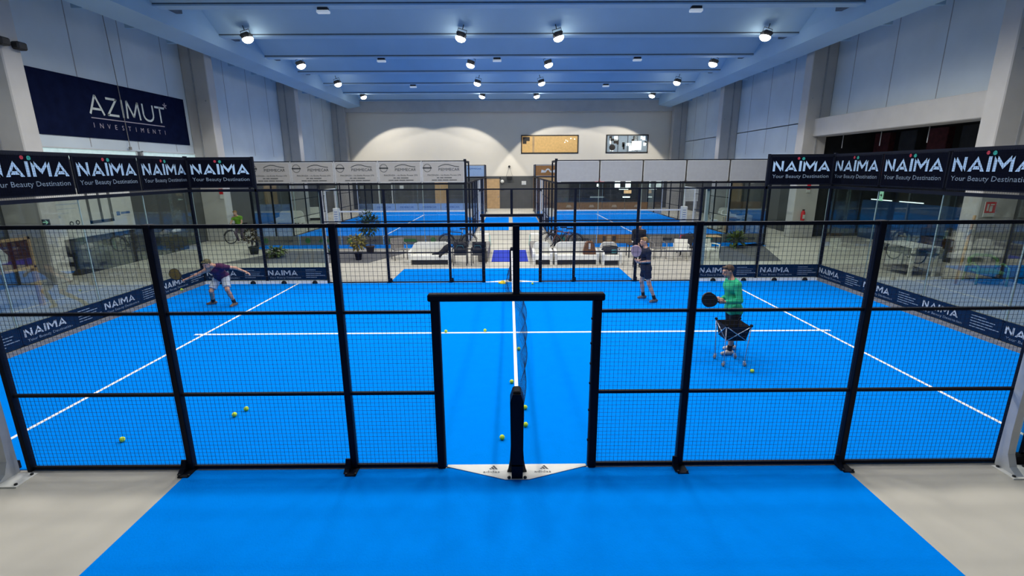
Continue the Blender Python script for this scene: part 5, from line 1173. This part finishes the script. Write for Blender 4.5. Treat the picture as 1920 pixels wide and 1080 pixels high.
# dim furniture along the left wall
for i, (y, lab) in enumerate(((12.4, 'dim cabinet under the window poster, nearest the pillar'), (14.2, 'dim cabinet under the window poster, middle one'), (16.6, 'dim long cabinet past the window poster'))):
    t = thing('cabinet', lab, 'cabinet', (-15.6, y, 0)); MB().b2((-.28, -.88, 0), (.28, .88, .82 if i != 1 else 1.05), 0, .02).build('body', 'wicker_dark', t); MB().b2((.28, -.7, .1), (.30, .7, .5)).build('door', 'wicker_dark', t)
for i, (x, y, z, lab) in enumerate(((-15.55, 12.2, .82, 'dim cushion-like bag on the cabinet nearest the pillar'), (-15.5, 16.2, .82, 'pale heap of bags on the long dim cabinet'), (-15.5, 17.0, .82, 'small pale bag at the end of the long dim cabinet'))):
    t = thing('shoulder_bag', lab, 'bag', (x, y, z + .005)); mesh_field('body', [(A(0, -.2, .08), A(0, .2, .1), .08, .10), (A(0, 0, .12), A(0, .1, .16), .09, .07)], ['wicker_grey' if i != 2 else 'paper'], t, k=.05, h=.02); MB().tube([(0, -.1, .17), (0, 0, .26), (0, .1, .17)], .01, 6).build('handle', 'rubber', t)
# right side: table, green chair, pole, tubes
t = thing('games_table', 'white-legged games table with a net, behind the coach end glass', 'table', (13.75, 11.1, 0)); MB().b2((-.45, -.75, .72), (.45, .75, .80), 0, .01).build('table_top', 'wicker_dark', t)
q = MB(); q.b2((-.46, -.76, .98), (.46, .76, 1.02)); q.b2((-.46, -.76, .8), (-.43, .76, .98)) if False else None; q.build('rail', 'paper', t)
for a in (-.4, .4):
    for b in (-.68, .68): MB().b2((a - .04, b - .04, 0), (a + .04, b + .04, 1.0)).build('leg', 'white_plastic', t)
MB().b2((-.4, -.5, .15), (.4, .5, .2)).build('shelf', 'wicker_grey', t)
t = thing('armchair', 'green-cushioned armchair beside the pillar, behind the coach end glass', 'armchair', (14.95, 9.45, 0), -.3); MB().b2((-.34, -.3, .34), (.34, .3, .44), 0, .04).build('seat', 'green_chair', t)
MB().tube([(-.36, .2, .5), (-.36, .3, .74), (-.2, .36, .84), (.2, .36, .84), (.36, .3, .74), (.36, .2, .5)], .05, 8).build('backrest', 'green_chair', t)
for s in (-1, 1): MB().tube([(s * .38, -.34, 0), (s * .38, -.3, .55), (s * .38, .0, .64), (s * .38, .32, .5), (s * .38, .36, 0)], .03, 8).build('leg', 'green_chair', t)
MB().b2((-.33, -.28, .12), (.33, .3, .2), 0, .03).build('base', 'deep_blue', t)
t = thing('leaning_pole', 'pale wooden pole leaning behind the coach end glass', 'pole', (13.9, 9.3, 0)); MB().tube([(0, 0, 0.03), (.62, .5, 2.1)], .04, 8).build('shaft', 'wood_pale', t); MB().b2((.38, .33, 1.5), (.58, .38, 1.68)).build('tag', 'paper', t)
for i, (y, lab) in enumerate(((17.3, 'thin white tube light in the dim room, further one'), (15.6, 'thin white tube light in the dim room, nearer one'))):
    t = thing('tube_light', lab, 'light', (17.2, y, 2.12)); MB().tube([(0, -.7, 0), (0, .55, 0)], .018, 8).build('tube', 'tube', t); MB().b2((-.03, -.7, .02), (.03, .55, .05)).build('fitting', 'lamp_body', t)
t = thing('bottle_stand', 'red and white hand-gel stand behind the coach end glass', 'stand', (15.6, 10.9, 0)); MB().b2((-.1, -.1, 0), (.1, .1, 1.0)).build('base', 'wicker_dark', t); MB().lathe([(.06, 1.0), (.06, 1.18), (.03, 1.22)], (0, 0, 0), 12).build('bottle', 'paper', t); MB().b2((-.08, -.08, 1.2), (.08, .08, 1.34), 0, .02).build('cap', 'safety_red', t)
for i, (x, y, hh, lab) in enumerate(((17.2, 12.6, 1.0, 'dark crate stack in the dim room behind the bicycle'), (17.6, 14.2, .8, 'brown bench block in the dim room past the bicycle'))):
    t = thing('storage_box', lab, 'box', (x, y, 0)); MB().b2((-.4, -.5, 0), (.4, .5, hh), 0, .03).build('body', 'wicker_dark' if i == 0 else 'pot', t); MB().b2((-.42, -.52, hh - .1), (.42, .52, hh), 0, .02).build('lid', 'wicker_grey' if i == 0 else 'pot', t)
